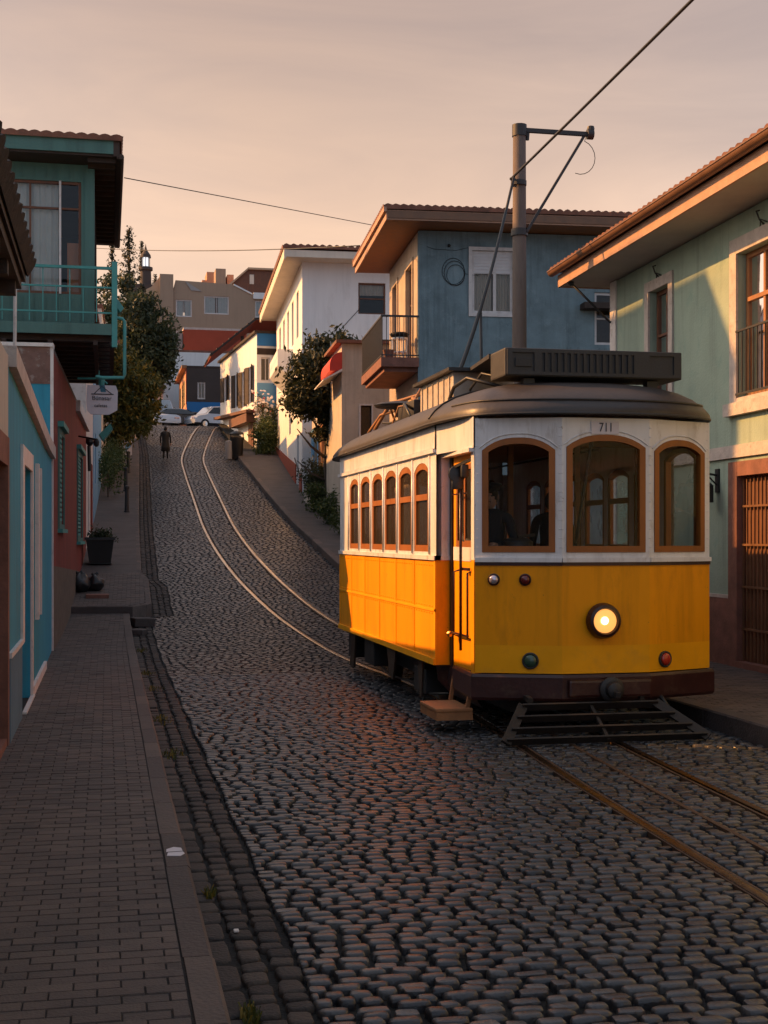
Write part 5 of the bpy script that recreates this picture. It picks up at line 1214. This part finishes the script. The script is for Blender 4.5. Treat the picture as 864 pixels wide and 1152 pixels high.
# araucaria-like conifers
def conifer(label,x,y,zb,zt,w,n,name='conifer'):
    t=thing(name,label,'tree',(x,y,zb)); m=MB(); m.tube([(0,0,-.5),(.05,0,(zt-zb)*.5),(0,0,zt-zb)],[.22,.14,.03],8); m.build('trunk','bark',t,smooth=True,fix=False)
    m=MB(); Z=zt-zb
    k=0; z=Z*.12
    while z<Z:
        f=z/Z; L=w*(1-f)**.7*random.uniform(.55,1.15)+.12; a=k*2.4+random.uniform(-.4,.4)
        steps=int(L/.16)+2
        for s in range(steps):
            q=s/steps; r=L*q; px=r*math.cos(a);py=r*math.sin(a); pz=z+.35*L*q*q+.1*q
            for _ in range(6):
                c=Vector((px+random.gauss(0,.07),py+random.gauss(0,.07),pz+random.gauss(0,.09)))
                d=Vector((random.gauss(0,1),random.gauss(0,1),random.gauss(.5,1))).normalized(); b=d.orthogonal(); b.rotate(Matrix.Rotation(random.uniform(0,6),3,d)); s_=random.uniform(.10,.2)
                m.add([c-b*s_*.25,c+d*s_,c+b*s_*.25,c-d*s_*.4],[(0,1,2,3)],random.uniform(.01,1))
        z+=.085+.05*random.random(); k+=1
    m.build('crown','leaf_conifer',t,fix=False)
conifer('tall ragged conifer left of the lighthouse, tallest of the skyline trees',1.45,90,9,22.6,1.9,0)
conifer('narrow conifer at the left end of the skyline beside the green eave',.35,91,9,21.8,.9,0)
conifer('low spreading conifer just in front of the lighthouse base',2.6,100,9.5,20.6,2.3,0)
conifer('small conifer standing right of the lighthouse tower',5.0,142,20,29.6,1.5,0)
conifer('small conifer growing behind the lighthouse lantern',3.7,146,20,34.0,1.1,0)
tree('hedge_tree','dense dark foliage mass behind the left footpath houses','tree',(-.6,82,8.7),(-.6,82,13),.25,[(-.4,82,15,1.7,1.5,2.6),(.6,83,14,1.6,1.5,2.3),(1.0,84,17,1.2,1.2,1.6),(-.2,82,12,1.8,1.5,2.)],7000,.19,'leaf_dark',6,1.4,up=0.)
def bush(name,label,x,y,z,rx,ry,rz,n,size,mt,group=None):
    t=thing(name,label,'shrub',(x,y,z),0,group); m=MB(); trunk(m,(0,0,-.1),(0,0,rz),.04,5,rx*.5); m.build('stem','bark',t,fix=False)
    m=MB(); leaves(m,[(0,0,rz*.95,rx,ry,rz),(rx*.4,-ry*.3,rz*.7,rx*.7,ry*.7,rz*.7),(-rx*.4,ry*.3,rz*1.1,rx*.6,ry*.6,rz*.7)],n,size,.5); m.build('foliage',mt,t,fix=False); return t
g='shrubs along the right footpath'
bush('shrub','tallest shrub on the right footpath, nearest the tram',7.45,38.6,H(38.6)+RW,.45,.8,.75,2600,.075,'leaf_green',g)
bush('shrub','second shrub from the tram on the right footpath',7.5,41.4,H(41.4)+RW,.42,.9,.6,2200,.075,'leaf_green',g)
bush('shrub','middle clipped shrub on the right footpath before the planter wall',7.45,44.4,H(44.4)+RW,.42,.8,.55,2000,.075,'leaf_green',g)
bush('shrub','farthest low shrub on the right footpath beside the dark door',7.45,47.6,H(47.6)+RW,.40,.7,.55,1800,.08,'leaf_green',g)
bush('shrub','dark shrub spilling over the beige planter wall',7.6,48.9,3.9,.55,1.0,.45,1800,.08,'leaf_dark')
bush('shrub','tall green climber shrub beside the brown door near the hilltop',7.55,65.2,6.0,.45,.5,1.0,2400,.10,'leaf_green')
bush('shrub','dark leafy shrub in the gap left of the tall white house',8.05,66.2,6.2,.35,.4,1.3,1600,.10,'leaf_dark')
m=thing('flowering_shrub','cream and rose flowering shrub under the light blue panel','shrub',(7.55,65.9,6.1))
q=MB(); q.tube([(0,0,0),(.1,0,1.4),(-.05,0,2.6)],[.05,.04,.02],6); q.build('stem','bark',m)
for mt,nm in (('flower_cream',70),('flower_rose',9)):
    q=MB()
    for _ in range(nm):
        c=Vector((random.gauss(0,.30),random.gauss(0,.2),2.55+random.gauss(0,.38))); s=random.uniform(.05,.10)
        q.lathe(c,(random.gauss(0,1),-1,random.gauss(0,1)),[(-s*.4,0),(-s*.2,s*.7),(s*.1,s),(s*.3,s*.5),(s*.2,0)],6)
    q.build('blossom',mt,m,fix=False)
q=MB(); leaves(q,[(0,0,2.5,.4,.3,.5),(0,0,1.7,.2,.2,.5)],500,.08); q.build('foliage','leaf_dark',m,fix=False)
q=MB()
t=thing('hedge','long dark hedge along the left edge of the upper footpath','hedge',(-.0,55,4.0)); 
leaves(q,[(.05+.06*i,-4.5+2.2*i,.5+.38*i,.35,1.2,.75) for i in range(6)],5000,.085); q.build('foliage','leaf_green',t,fix=False)
q=MB()
for i in range(6): q.tube([(.05+.06*i,-4.5+2.2*i,-.6+.38*i),(.05+.06*i,-4.4+2.2*i,.6+.38*i)],.03,5)
q.build('stem','bark',t,fix=False)

# ================================================================== STREET THINGS
t=thing('utility_pole','weathered utility pole with a dark side arm behind the tram','utility pole',(7.02,22.2,.2))
q=MB(); q.lathe((0,0,-.2),(0,0,1),[(0,.145),(5,.128),(9.15,.112),(9.18,.09),(9.18,0)],14); q.build('pole','concrete_pole',t,smooth=40)
q=MB(); q.bar((.08,-.02,8.93),(1.28,-.02,8.93),.07,.07); q.bar((.1,-.1,7.15),(1.18,-.02,8.90),.035,.045); q.lathe((1.28,-.02,8.93),(1,0,0),[(-.05,.09),(.06,.09),(.06,0)],12); q.lathe((1.30,-.02,9.02),(0,0,1),[(-.1,.05),(.0,.07),(.05,.06),(.07,0)],10)
q.lathe((0,0,8.92),(0,0,1),[(-.1,.13),(.1,.13)],12); q.lathe((0,0,7.15),(0,0,1),[(-.06,.15),(.06,.145)],12); q.lathe((.14,-.02,8.8),(0,0,1),[(-.04,.03),(.08,.04),(.1,0)],8); q.build('side_arm','dark_metal',t,smooth=35)
q=MB(); q.lathe((-.02,-.02,8.0),(0,0,1),[(-.04,.14),(.04,.14)],12); q.tube([(-.1,0,8.1),(-.17,-.05,8.06)],.03,6); q.tube([(.0,-.13,4.3),(-.02,-.16,4.7),(.05,-.16,5.1)],.02,5); q.build('bracket','dark_metal',t)
q=MB(); q.tube([(1.2,-.02,8.85)]+[(1.10+.28*math.sin(a*PI/10),-.02,8.52+.30*math.cos(a*PI/10)) for a in range(1,12)],.007,5); q.build('loose_wire','black_cable',t)
def wire(name,label,pts,r=.011,sag=.0,grp=None):
    A,Bp=Vector(pts[0]),Vector(pts[1]); q=MB(); q.tube([A.lerp(Bp,i/24)+Vector((0,0,-4*sag*(i/24)*(1-i/24))) for i in range(25)],r,6)
    return tag(q.build(name,'black_cable',smooth=True,fix=False),label,'cable',grp)
wire('overhead_wire','thick overhead wire rising from the utility pole to the upper right',((6.86,22.15,8.27),(6.86,-10,9.6)),.022,.12)
wire('power_line','thin power line sagging from the green eave to the blue house roof',((.34,26.6,9.1),(8.2,38.2,11.1)),.010,-.0)
wire('power_line','thin power line crossing the sky above the lighthouse',((-6,78,19.0),(7.0,37,10.3)),.016,.4)

# hanging shop sign
t=thing('hanging_sign','white rounded cafe sign with blue hill emblem hanging below the teal balcony','sign',(-.09,26.0,4.69))
q=MB(); q.prism([(-.27,0,.27),(-.29,0,-.05),(-.27,0,-.22),(-.2,0,-.29),(.13,0,-.29),(.29,0,-.2),(.30,0,.16),(.26,0,.27)],(0,.05,0)); b=q.build('board','sign_white',t)
q=MB(); q.tube([(-.2,-.008,.1),(.22,-.008,.1)],.009,5); q.tube([(-.14,-.008,.11),(0,-.008,.25),(.18,-.008,.11)],.008,5); q.build('emblem_line','sign_ink',b)
q=MB(); q.prism([(-.02,-.006,.14),(.08,-.006,.14),(.05,-.006,.28),(-.05,-.006,.28)],(0,.004,0)); q.build('emblem','sign_blue',b)
text('Búnasar',.115,'sign_ink',b,Vector((.0,-.008,.02)),RX90)
text('cafetas',.09,'sign_ink',b,Vector((-.02,-.008,-.12)),RX90)
q=MB(); q.bar((-.05,.02,.27),(-.05,.02,.55),.02); q.tube([(-.45,.1,.4),(0,.02,.40),(.1,.02,.3)],.02,6); q.lathe((.0,.02,.34),(0,0,1),[(-.07,.05),(.05,.06),(.08,0)],10); q.build('bracket','teal_bright',t)
# lower teal lamp bracket
t=thing('awning_arm','teal folded awning arm with black lamp under the hanging sign','awning arm',(-.15,27.,4.1))
q=MB(); q.prism([(0,0,0),(.22,0,.22),(.27,0,.12),(.08,0,-.12)],(0,.5,0)); q.build('arm','teal_bright',t)
q=MB(); q.lathe((-.05,0,-.15),(0,0,1),[(-.10,.02),(-.07,.05),(0,.06),(.06,.03),(.07,0)],10); q.tube([(-.05,.1,-.1),(-.4,.6,.0)],.02,5); q.build('lamp','black_plastic',t)
# planter
px,py=-.17,35.6; pz=H(py)+SU
t=thing('plant_pot','large black square planter with dark leafy plants on the footpath','planter',(px,py,pz))
q=MB(); q.ring([(-.30,-.3,0),(.30,-.3,0),(.30,.3,0),(-.30,.3,0)],[(-.27,-.27,0),(.27,-.27,0),(.27,.27,0),(-.27,.27,0)],(0,0,.02))
q.add([(-.27,-.27,0),(.27,-.27,0),(.27,.27,0),(-.27,.27,0),(-.36,-.36,.66),(.36,-.36,.66),(.36,.36,.66),(-.36,.36,.66)],[(0,1,2,3),(0,1,5,4),(1,2,6,5),(2,3,7,6),(3,0,4,7)])
q.ring([(-.39,-.39,.62),(.39,-.39,.62),(.39,.39,.62),(-.39,.39,.62)],[(-.33,-.33,.62),(.33,-.33,.62),(.33,.33,.62),(-.33,.33,.62)],(0,0,.07)); q.build('pot','black_plastic',t)
q=MB(); q.box(-.33,.33,-.33,.33,.55,.62); q.build('soil','joint',t)
q=MB(); leaves(q,[(0,0,.72,.32,.3,.12)],500,.07,.8); q.build('plant','leaf_dark',t,fix=False)
# rubbish bags: two tied bags on the landing
def bag(x,y,s,lb):
    bm=bmesh.new(); bmesh.ops.create_icosphere(bm,subdivisions=3,radius=1)
    import mathutils
    for v in bm.verts:
        nz=mathutils.noise.noise(v.co*2.3+Vector((x*9,0,0)))*.34+mathutils.noise.noise(v.co*6+Vector((0,x*5,0)))*.16
        v.co*=(1+nz); q0=v.co.z; v.co.x*=.23*s; v.co.y*=.24*s; v.co.z=max(-.15,v.co.z*.20)*s
        if q0>.93: v.co.z+=.045*s; v.co.x*=.8; v.co.y*=.8
    q=MB(); q.bm(bm); q.tube([(0,0,.16*s),(.01,.0,.23*s),(.06,.02,.27*s)],[.035,.02,.04],7); q.tube([(0,0,.22*s),(-.07,.0,.26*s)],[.02,.03],6); o=q.build('rubbish_bag','black_plastic',smooth=True); o.location=(x,y,H(y)+SU+.16*s); tag(o,lb,'rubbish bag','black rubbish bags by the red house')
bag(-.62,31.2,1.1,'black rubbish bag slumped against the red house plinth'); bag(-.27,31.4,.95,'black rubbish bag on the kerb side of its pair below the planter')
# bollards on the upper footpath
for i,(x,y,h,lb) in enumerate(((.68,46.8,.95,'nearest slim dark bollard on the upper left footpath'),(.72,52.2,.95,'middle slim dark bollard on the upper left footpath'),(.90,57.5,.95,'farthest slim dark bollard on the upper left footpath'))):
    q=MB(); q.lathe((0,0,-.05),(0,0,1),[(0,.10),(.07,.10),(.09,.075),(h-.12,.065),(h-.10,.085),(h-.02,.085),(h,.05),(h+.02,0)],14); o=q.build('bollard','dark_metal',smooth=40); o.location=(x,y,H(y)+SU); tag(o,lb,'bollard','bollards on the left footpath')
# pavement sign
t=thing('pavement_sign','small blue and white display board at the top of the left footpath','pavement sign',(.95,63.2,H(63.2)+SU))
q=MB(); q.prism([(-.16,0,.05),(.2,0,.05),(.2,.05,1.),(-.16,.05,1.)],(0,.04,0)); q.build('board','sign_white',t)
q=MB(); q.prism([(-.10,-.012,.2),(.15,-.012,.45),(.15,.015,.75),(-.10,.012,.55)],(0,.004,0)); q.build('printed_panel','blue_light',t)
q=MB(); q.bar((-.14,.04,0),(-.14,.04,.3),.03); q.bar((.18,.04,0),(.18,.04,.3),.03); q.bar((0,.35,0),(0,.1,.8),.03); q.build('leg','dark_metal',t)
# litter bin
bx,by=6.02,64.6
t=thing('litter_bin','dark hooded litter bin with pale sides at the kerb end uphill','litter bin',(bx,by,H(by)))
q=MB(); q.lathe((.15,0,0),(0,0,1),[(0,.26),(.05,.28),(.9,.32),(1.0,.36),(1.06,.36),(1.06,.28),(.95,.0)],20); q.build('bin_body','black_plastic',t,smooth=40)
q=MB(); q.lathe((-.22,.0,0),(0,0,1),[(0,.18),(.85,.2),(.9,.1),(.9,0)],14); q.build('side_tin','grey_wall',t,smooth=40)
q=MB(); q.tube([(-.15,0,1.0),(-.15,0,1.22),(.0,0,1.34),(.3,0,1.34),(.45,0,1.22),(.45,0,1.0)],.03,6); q.lathe((.15,0,1.3),(0,0,1),[(-.08,.36),(0,.3),(.06,.12),(.07,0)],18); q.build('hood','black_plastic',t,smooth=40)

# ------------------------------------------------------------------ people
def figure(name,label,joints,edges,radii,loc,rz,scale,mat,cat='person'):
    me=bpy.data.meshes.new(name); me.from_pydata(joints,edges,[]); o=bpy.data.objects.new(name,me); COL.objects.link(o)
    sk=o.modifiers.new('s','SKIN'); sk.use_smooth_shade=True
    for i,r in enumerate(radii):
        d=me.skin_vertices[0].data[i]; d.radius=(r,r) if not isinstance(r,tuple) else r; d.use_root=(i==0)
    o.modifiers.new('u','SUBSURF').levels=2; o.modifiers['u'].render_levels=2
    bpy.context.view_layer.update(); dg=bpy.context.evaluated_depsgraph_get(); m2=bpy.data.meshes.new_from_object(o.evaluated_get(dg)); o.modifiers.clear(); o.data=m2; o.name=name
    m2.materials.clear(); m2.materials.append(MATS[mat]); m2.polygons.foreach_set('use_smooth',[True]*len(m2.polygons))
    o.location=loc; o.rotation_euler=(0,0,rz); o.scale=(scale,)*3
    if label: tag(o,label,cat)
    return o
def head(par,c,r=.10,hat=None,hair='black_cloth'):
    c=Vector(c)
    m=MB(); bm=bmesh.new(); bmesh.ops.create_uvsphere(bm,u_segments=16,v_segments=12,radius=1)
    for v in bm.verts: v.co=Vector((v.co.x*r*.80,v.co.y*r*.95,v.co.z*r*1.18*(1 if v.co.z>0 else 1.05)))+c
    m.bm(bm); m.lathe(c+Vector((0,-r*.86,-.01)),(0,-1,-.2),[(0,r*.2),(r*.2,r*.12),(r*.26,0)],8)
    for s in (-1,1): m.lathe(c+Vector((s*r*.76,0,0)),(s,0,0),[(0,r*.24),(r*.12,r*.2),(r*.14,0)],8)
    h=m.build('head','skin',par,smooth=True)
    for s in (-1,1):
        m=MB(); m.lathe(c+Vector((s*r*.3,-r*.84,r*.12)),(0,-1,0),[(0,r*.12),(r*.06,r*.06),(r*.07,0)],8); m.build('eye','black_plastic',h)
    m=MB(); m.bar(c+Vector((-r*.25,-r*.86,-r*.48)),c+Vector((r*.25,-r*.86,-r*.48)),.008,.012); m.build('mouth','brown_stone',h)
    m=MB(); bm=bmesh.new(); bmesh.ops.create_uvsphere(bm,u_segments=16,v_segments=12,radius=1)
    for v in bm.verts:
        v.co=Vector((v.co.x*r*.88,v.co.y*r*1.02+r*.10,v.co.z*r*1.2+r*.10))+c
    m.bm(bm); m.build('hair',hair,h,smooth=True)
    if hat:
        m=MB(); m.lathe(c+Vector((0,0,r*.62)),(0,0,1),[(0,r*.98),(.03,r*1.02),(.06,r*1.28),(.085,r*1.2),(.10,0)],18); m.prism([(c.x+x,c.y-r*.75+y,c.z+r*.62) for x,y in ((-.08,0),(-.07,-.07),(0,-.10),(.07,-.07),(.08,0))],(0,-.01,-.012)); m.build('cap',hat,h,smooth=40)
# standing driver facing forward with one hand on the controller
def standing(name,label,loc,rz,sc,mat,arm_l,arm_r,hat=None,legs=True,coat=False):
    J=[(0,0,.95),(0,0,1.12),(0,.01,1.30),(0,.01,1.42),(0,0,1.50)]; E=[(0,1),(1,2),(2,3),(3,4)]; Rr=[.15,.145,(.19,.125),(.13,.10),.055]
    for s,arm in ((-1,arm_l),(1,arm_r)):
        i=len(J); J+=[(s*.20,.01,1.40)]+arm; E+=[(3,i)]+[(i+k,i+k+1) for k in range(len(arm))]; Rr+=[.065]+[.052,.042,.032,.03][:len(arm)]
    for s in (-1,1):
        i=len(J); f=.10 if s>0 else -.06
        J+=[(s*.095,0,.88),(s*.10,-f,.48),(s*.10,f*1.2,.10),(s*.105,f*1.2-.14,.05)]; E+=[(0,i),(i,i+1),(i+1,i+2),(i+2,i+3)]; Rr+=[.10,.065,.048,.042]
    b=figure(name,label,J,E,Rr,loc,rz,sc,mat)
    head(b,(0,-.015,1.62),.105,hat)
    for s,arm in ((-1,arm_l),(1,arm_r)):      # hands: palm, four fingers and thumb
        w=Vector(arm[-1]); d=(w-Vector(arm[-2])).normalized(); sd=d.cross(Vector((0,0,1)));sd=sd.normalized() if sd.length>.1 else Vector((1,0,0)); n=sd.cross(d)
        m=MB(); m.tube([w-d*.02,w+d*.04,w+d*.085],[.026,.034,.03],8)
        for k in range(4):
            a=w+d*.08+sd*(-.027+.018*k); L=(.055,.07,.075,.06)[k]; m.tube([a,a+d*L*.5-n*.006,a+d*L*.8-n*.03,a+d*L*.75-n*.05],[.0095,.009,.008,.006],6)
        a=w+d*.02+sd*.03*-s; m.tube([a,a+sd*-.03*s+d*.03,a+sd*-.035*s+d*.055-n*.01],[.011,.010,.007],6); m.build('hand','skin',b,smooth=True)
    if coat:
        m=MB(); m.lathe((0,0,.42),(0,0,1),[(0,.25),(.25,.22),(.5,.18),(.72,.19),(.9,.20),(1.0,.15),(1.07,.08)],18); m.build('coat',mat,b,smooth=True)
    return b
driver=standing('person','driver in dark uniform and peaked cap standing at the left front tram window',(4.08,13.95,.87),R(-25),1.0,'navy_cloth',[(-.26,-.10,1.16),(-.12,-.38,1.13),(-.08,-.44,1.13)],[(.27,-.05,1.14),(.16,-.34,1.10),(.12,-.42,1.10)],hat='black_cloth')
pas=standing('person','passenger in dark clothes seen through the middle tram window',(5.35,15.6,.72),R(170),1.0,'black_cloth',[(-.25,.05,1.14),(-.24,-.05,.90),(-.24,-.08,.84)],[(.25,.05,1.14),(.24,-.1,.92),(.24,-.13,.86)])
pas.location.z=.90-.0; pas.scale=(.98,)*3
walker=standing('person','person in a long black coat walking up the cobbled street',(2.75,64.4,H(64.4)+.01),R(175),.88,'black_cloth',[(-.27,.05,1.14),(-.26,-.05,.90),(-.26,-.08,.84)],[(.27,.05,1.14),(.26,-.08,.90),(.26,-.12,.84)],coat=True)

# ------------------------------------------------------------------ cars
def car(label,x,y,rz,mat,L=4.2,Wd=1.7,Hh=1.45,van=False):
    z=H(y)+.02; t=thing('parked_car',label,'car',(x,y,z),rz,'cars parked at the top of the street')
    if van: side=[(-.5,.35),(-.5,.75),(-.48,1.0),(-.40,Hh),(-.0,Hh+.02),(.22,Hh-.02),(.33,1.0),(.47,.85),(.5,.6),(.5,.35)]
    else: side=[(-.5,.35),(-.5,.78),(-.44,.95),(-.30,1.0),(-.17,Hh-.03),(.02,Hh),(.14,Hh-.05),(.27,.98),(.44,.85),(.5,.62),(.5,.35)]
    m=MB(); vs=[];n=len(side)
    for w in (-1,-.86,.86,1):
        for u,zz in side:
            tap=1-.22*max(0,(zz-.95)/(Hh-.95)); ins=(.0 if abs(w)<.9 else .05); vs.append((u*(L-ins*1.2),w*Wd/2*tap,zz-(ins if zz>.6 else -ins)))
    fs=[(i*n+k,i*n+(k+1)%n,(i+1)*n+(k+1)%n,(i+1)*n+k) for i in range(3) for k in range(n)]+[tuple(range(n)),tuple(range(3*n,4*n))]
    m.add(vs,fs); b=m.build('body',mat,t,smooth=35)
    up=[p for p in side if p[1]>=.98 and p[1]>.97]; up=[(u*L*.96,1.0 if zz<1.05 else zz-.06) for u,zz in up]
    for s in (-1,1):
        m=MB(); m.add([(u,s*(Wd/2*(1-.22*max(0,(zz-.95)/(Hh-.95)))+.004),zz) for u,zz in up],[tuple(range(len(up)))]); m.build('side_glass','glass_dark',t,fix=False)
    e=[(side[-5] if van else side[6]),(side[-4] if van else side[7])]
    for (a,b_) in ((e[0],e[1]),((side[2] if van else side[3]),(side[3] if van else side[4]))):
        d=.012 if a[0]>0 else -.012
        m=MB(); p=[(a[0]*L+d,a[1]),(b_[0]*L+d,b_[1])]
        m.quad((p[0][0],-Wd*.36,p[0][1]+.02),(p[0][0],Wd*.36,p[0][1]+.02),(p[1][0],Wd*.38,p[1][1]+.02),(p[1][0],-Wd*.38,p[1][1]+.02)); m.build('windscreen','glass_dark',t,fix=False)
    for u in (-.31,.31):
        for s in (-1,1):
            m=MB(); m.lathe((u*L,s*(Wd/2-.19),.32),(0,s,0),[(0,.2),(0,.31),(.03,.325),(.17,.325),(.2,.30),(.2,.2),(.17,.19),(.17,0)],20); w=m.build('wheel','tyre',t,smooth=35)
            m=MB(); m.lathe((u*L,s*(Wd/2-.02),.32),(0,s,0),[(0,.19),(.02,.17),(.025,.05),(.03,0)],12); m.build('rim','chrome',w,smooth=35)
    for s in (-1,1):
        m=MB(); m.box(L*.5-.04,L*.5+.01,s*.62-.16,s*.62+.16,.62,.76,.02); m.build('headlight','lens_clear',t)
        m=MB(); m.box(-L*.5-.01,-L*.5+.04,s*.66-.12,s*.66+.12,.68,.86,.02); m.build('tail_light','lens_red',t)
    return t
car('white van parked at the left end of the hilltop row of cars',3.0,86.5,R(-70),'car_white',4.4,1.8,1.9,True)
car('black saloon parked across the top of the street',4.3,86.0,R(14),'car_black',4.2,1.7,1.36)
car('white hatchback parked in front of the blue base wall',6.8,85.6,R(205),'car_silver',3.9,1.7,1.5)
car('dark car half hidden behind the black saloon, under the lit windows',5.6,90.,R(8),'car_black',4.0,1.7,1.5)
car('dark red car parked at the right end of the hilltop row',9.2,88.,R(190),'car_red',4.1,1.7,1.45)

# ================================================================== SKY, SUN, CAMERA
w=bpy.data.worlds.new('World'); scene.world=w; w.use_nodes=True; nt=w.node_tree; N=nt.nodes; L=nt.links; N.clear()
SUN=Vector((-1,.5,.66)).normalized()
sky=N.new('ShaderNodeTexSky'); sky.sky_type='NISHITA'; sky.sun_disc=False; sky.sun_elevation=math.asin(SUN.z); sky.sun_rotation=math.atan2(SUN.x,SUN.y)%(2*PI); sky.air_density=.6; sky.dust_density=4.; sky.ozone_density=.3
b1=N.new('ShaderNodeBackground'); b1.inputs['Strength'].default_value=.05
L.new(sky.outputs[0],b1.inputs['Color'])
tc=N.new('ShaderNodeTexCoord'); sx=N.new('ShaderNodeSeparateXYZ'); L.new(tc.outputs['Generated'],sx.inputs[0])
# thin high overcast lit by the low sun: warm towards the horizon up the street, mauve above, cool behind
ramp=N.new('ShaderNodeValToRGB'); L.new(sx.outputs['Z'],ramp.inputs['Fac']); cr=ramp.color_ramp
STOPS=SKY_STOPS
cr.elements[0].position=STOPS[0][0]; cr.elements[0].color=STOPS[0][1]+(1,); cr.elements[1].position=STOPS[-1][0]; cr.elements[1].color=STOPS[-1][1]+(1,)
for p,c in STOPS[1:-1]: e=cr.elements.new(p); e.color=c+(1,)
dt=N.new('ShaderNodeVectorMath'); dt.operation='DOT_PRODUCT'; L.new(tc.outputs['Generated'],dt.inputs[0]); dt.inputs[1].default_value=(-.45,.89,0)
mr=N.new('ShaderNodeMapRange'); mr.inputs['From Min'].default_value=-.3; mr.inputs["From Max"].default_value=.80; mr.clamp=True; L.new(dt.outputs['Value'],mr.inputs['Value'])
mx=N.new('ShaderNodeMixRGB'); mx.inputs['Color1'].default_value=COOL+(1,); L.new(mr.outputs[0],mx.inputs['Fac']); L.new(ramp.outputs[0],mx.inputs['Color2'])
mp=N.new('ShaderNodeMapping'); mp.inputs['Scale'].default_value=(1.4,1.4,6.5); mp.inputs['Rotation'].default_value=(.12,.1,0); L.new(tc.outputs['Generated'],mp.inputs[0])
nz=N.new('ShaderNodeTexNoise'); nz.inputs['Scale'].default_value=2.2; nz.inputs['Detail'].default_value=7; nz.inputs['Roughness'].default_value=.55; nz.inputs['Distortion'].default_value=.6; L.new(mp.outputs[0],nz.inputs['Vector'])
cm=N.new('ShaderNodeMapRange'); cm.inputs['From Min'].default_value=.3; cm.inputs['From Max'].default_value=.7; cm.inputs['To Min'].default_value=.84; cm.inputs['To Max'].default_value=1.15; L.new(nz.outputs['Fac'],cm.inputs['Value'])
ml=N.new('ShaderNodeMixRGB'); ml.blend_type='MULTIPLY'; ml.inputs['Fac'].default_value=1; L.new(mx.outputs[0],ml.inputs['Color1']); L.new(cm.outputs[0],ml.inputs['Color2'])
b2=N.new('ShaderNodeBackground'); b2.inputs['Strength'].default_value=1.; L.new(ml.outputs[0],b2.inputs['Color'])
ad=N.new('ShaderNodeAddShader'); L.new(b1.outputs[0],ad.inputs[0]); L.new(b2.outputs[0],ad.inputs[1])
wo=N.new('ShaderNodeOutputWorld'); L.new(ad.outputs[0],wo.inputs['Surface'])
sl_=bpy.data.lights.new('sun','SUN'); sl_.energy=SUN_E; sl_.angle=R(.5); sl_.color=SUN_C
so=bpy.data.objects.new('sun',sl_); COL.objects.link(so); so.rotation_euler=(-SUN).to_track_quat('-Z','Y').to_euler()
cd=bpy.data.cameras.new('camera'); cam=bpy.data.objects.new('camera',cd); COL.objects.link(cam); scene.camera=cam
cam.location=(0,0,2.05); cam.rotation_euler=(R(90),0,-math.atan(312/1500)); cd.sensor_fit='VERTICAL'; cd.sensor_height=36; cd.sensor_width=27; cd.lens=36*1500/1152; cd.shift_y=29/1152; cd.clip_end=3000; cd.clip_start=.05
vs_=scene.view_settings; vs_.view_transform='Standard'; vs_.look='None'; vs_.exposure=EXPO; vs_.gamma=1; vs_.use_curve_mapping=False
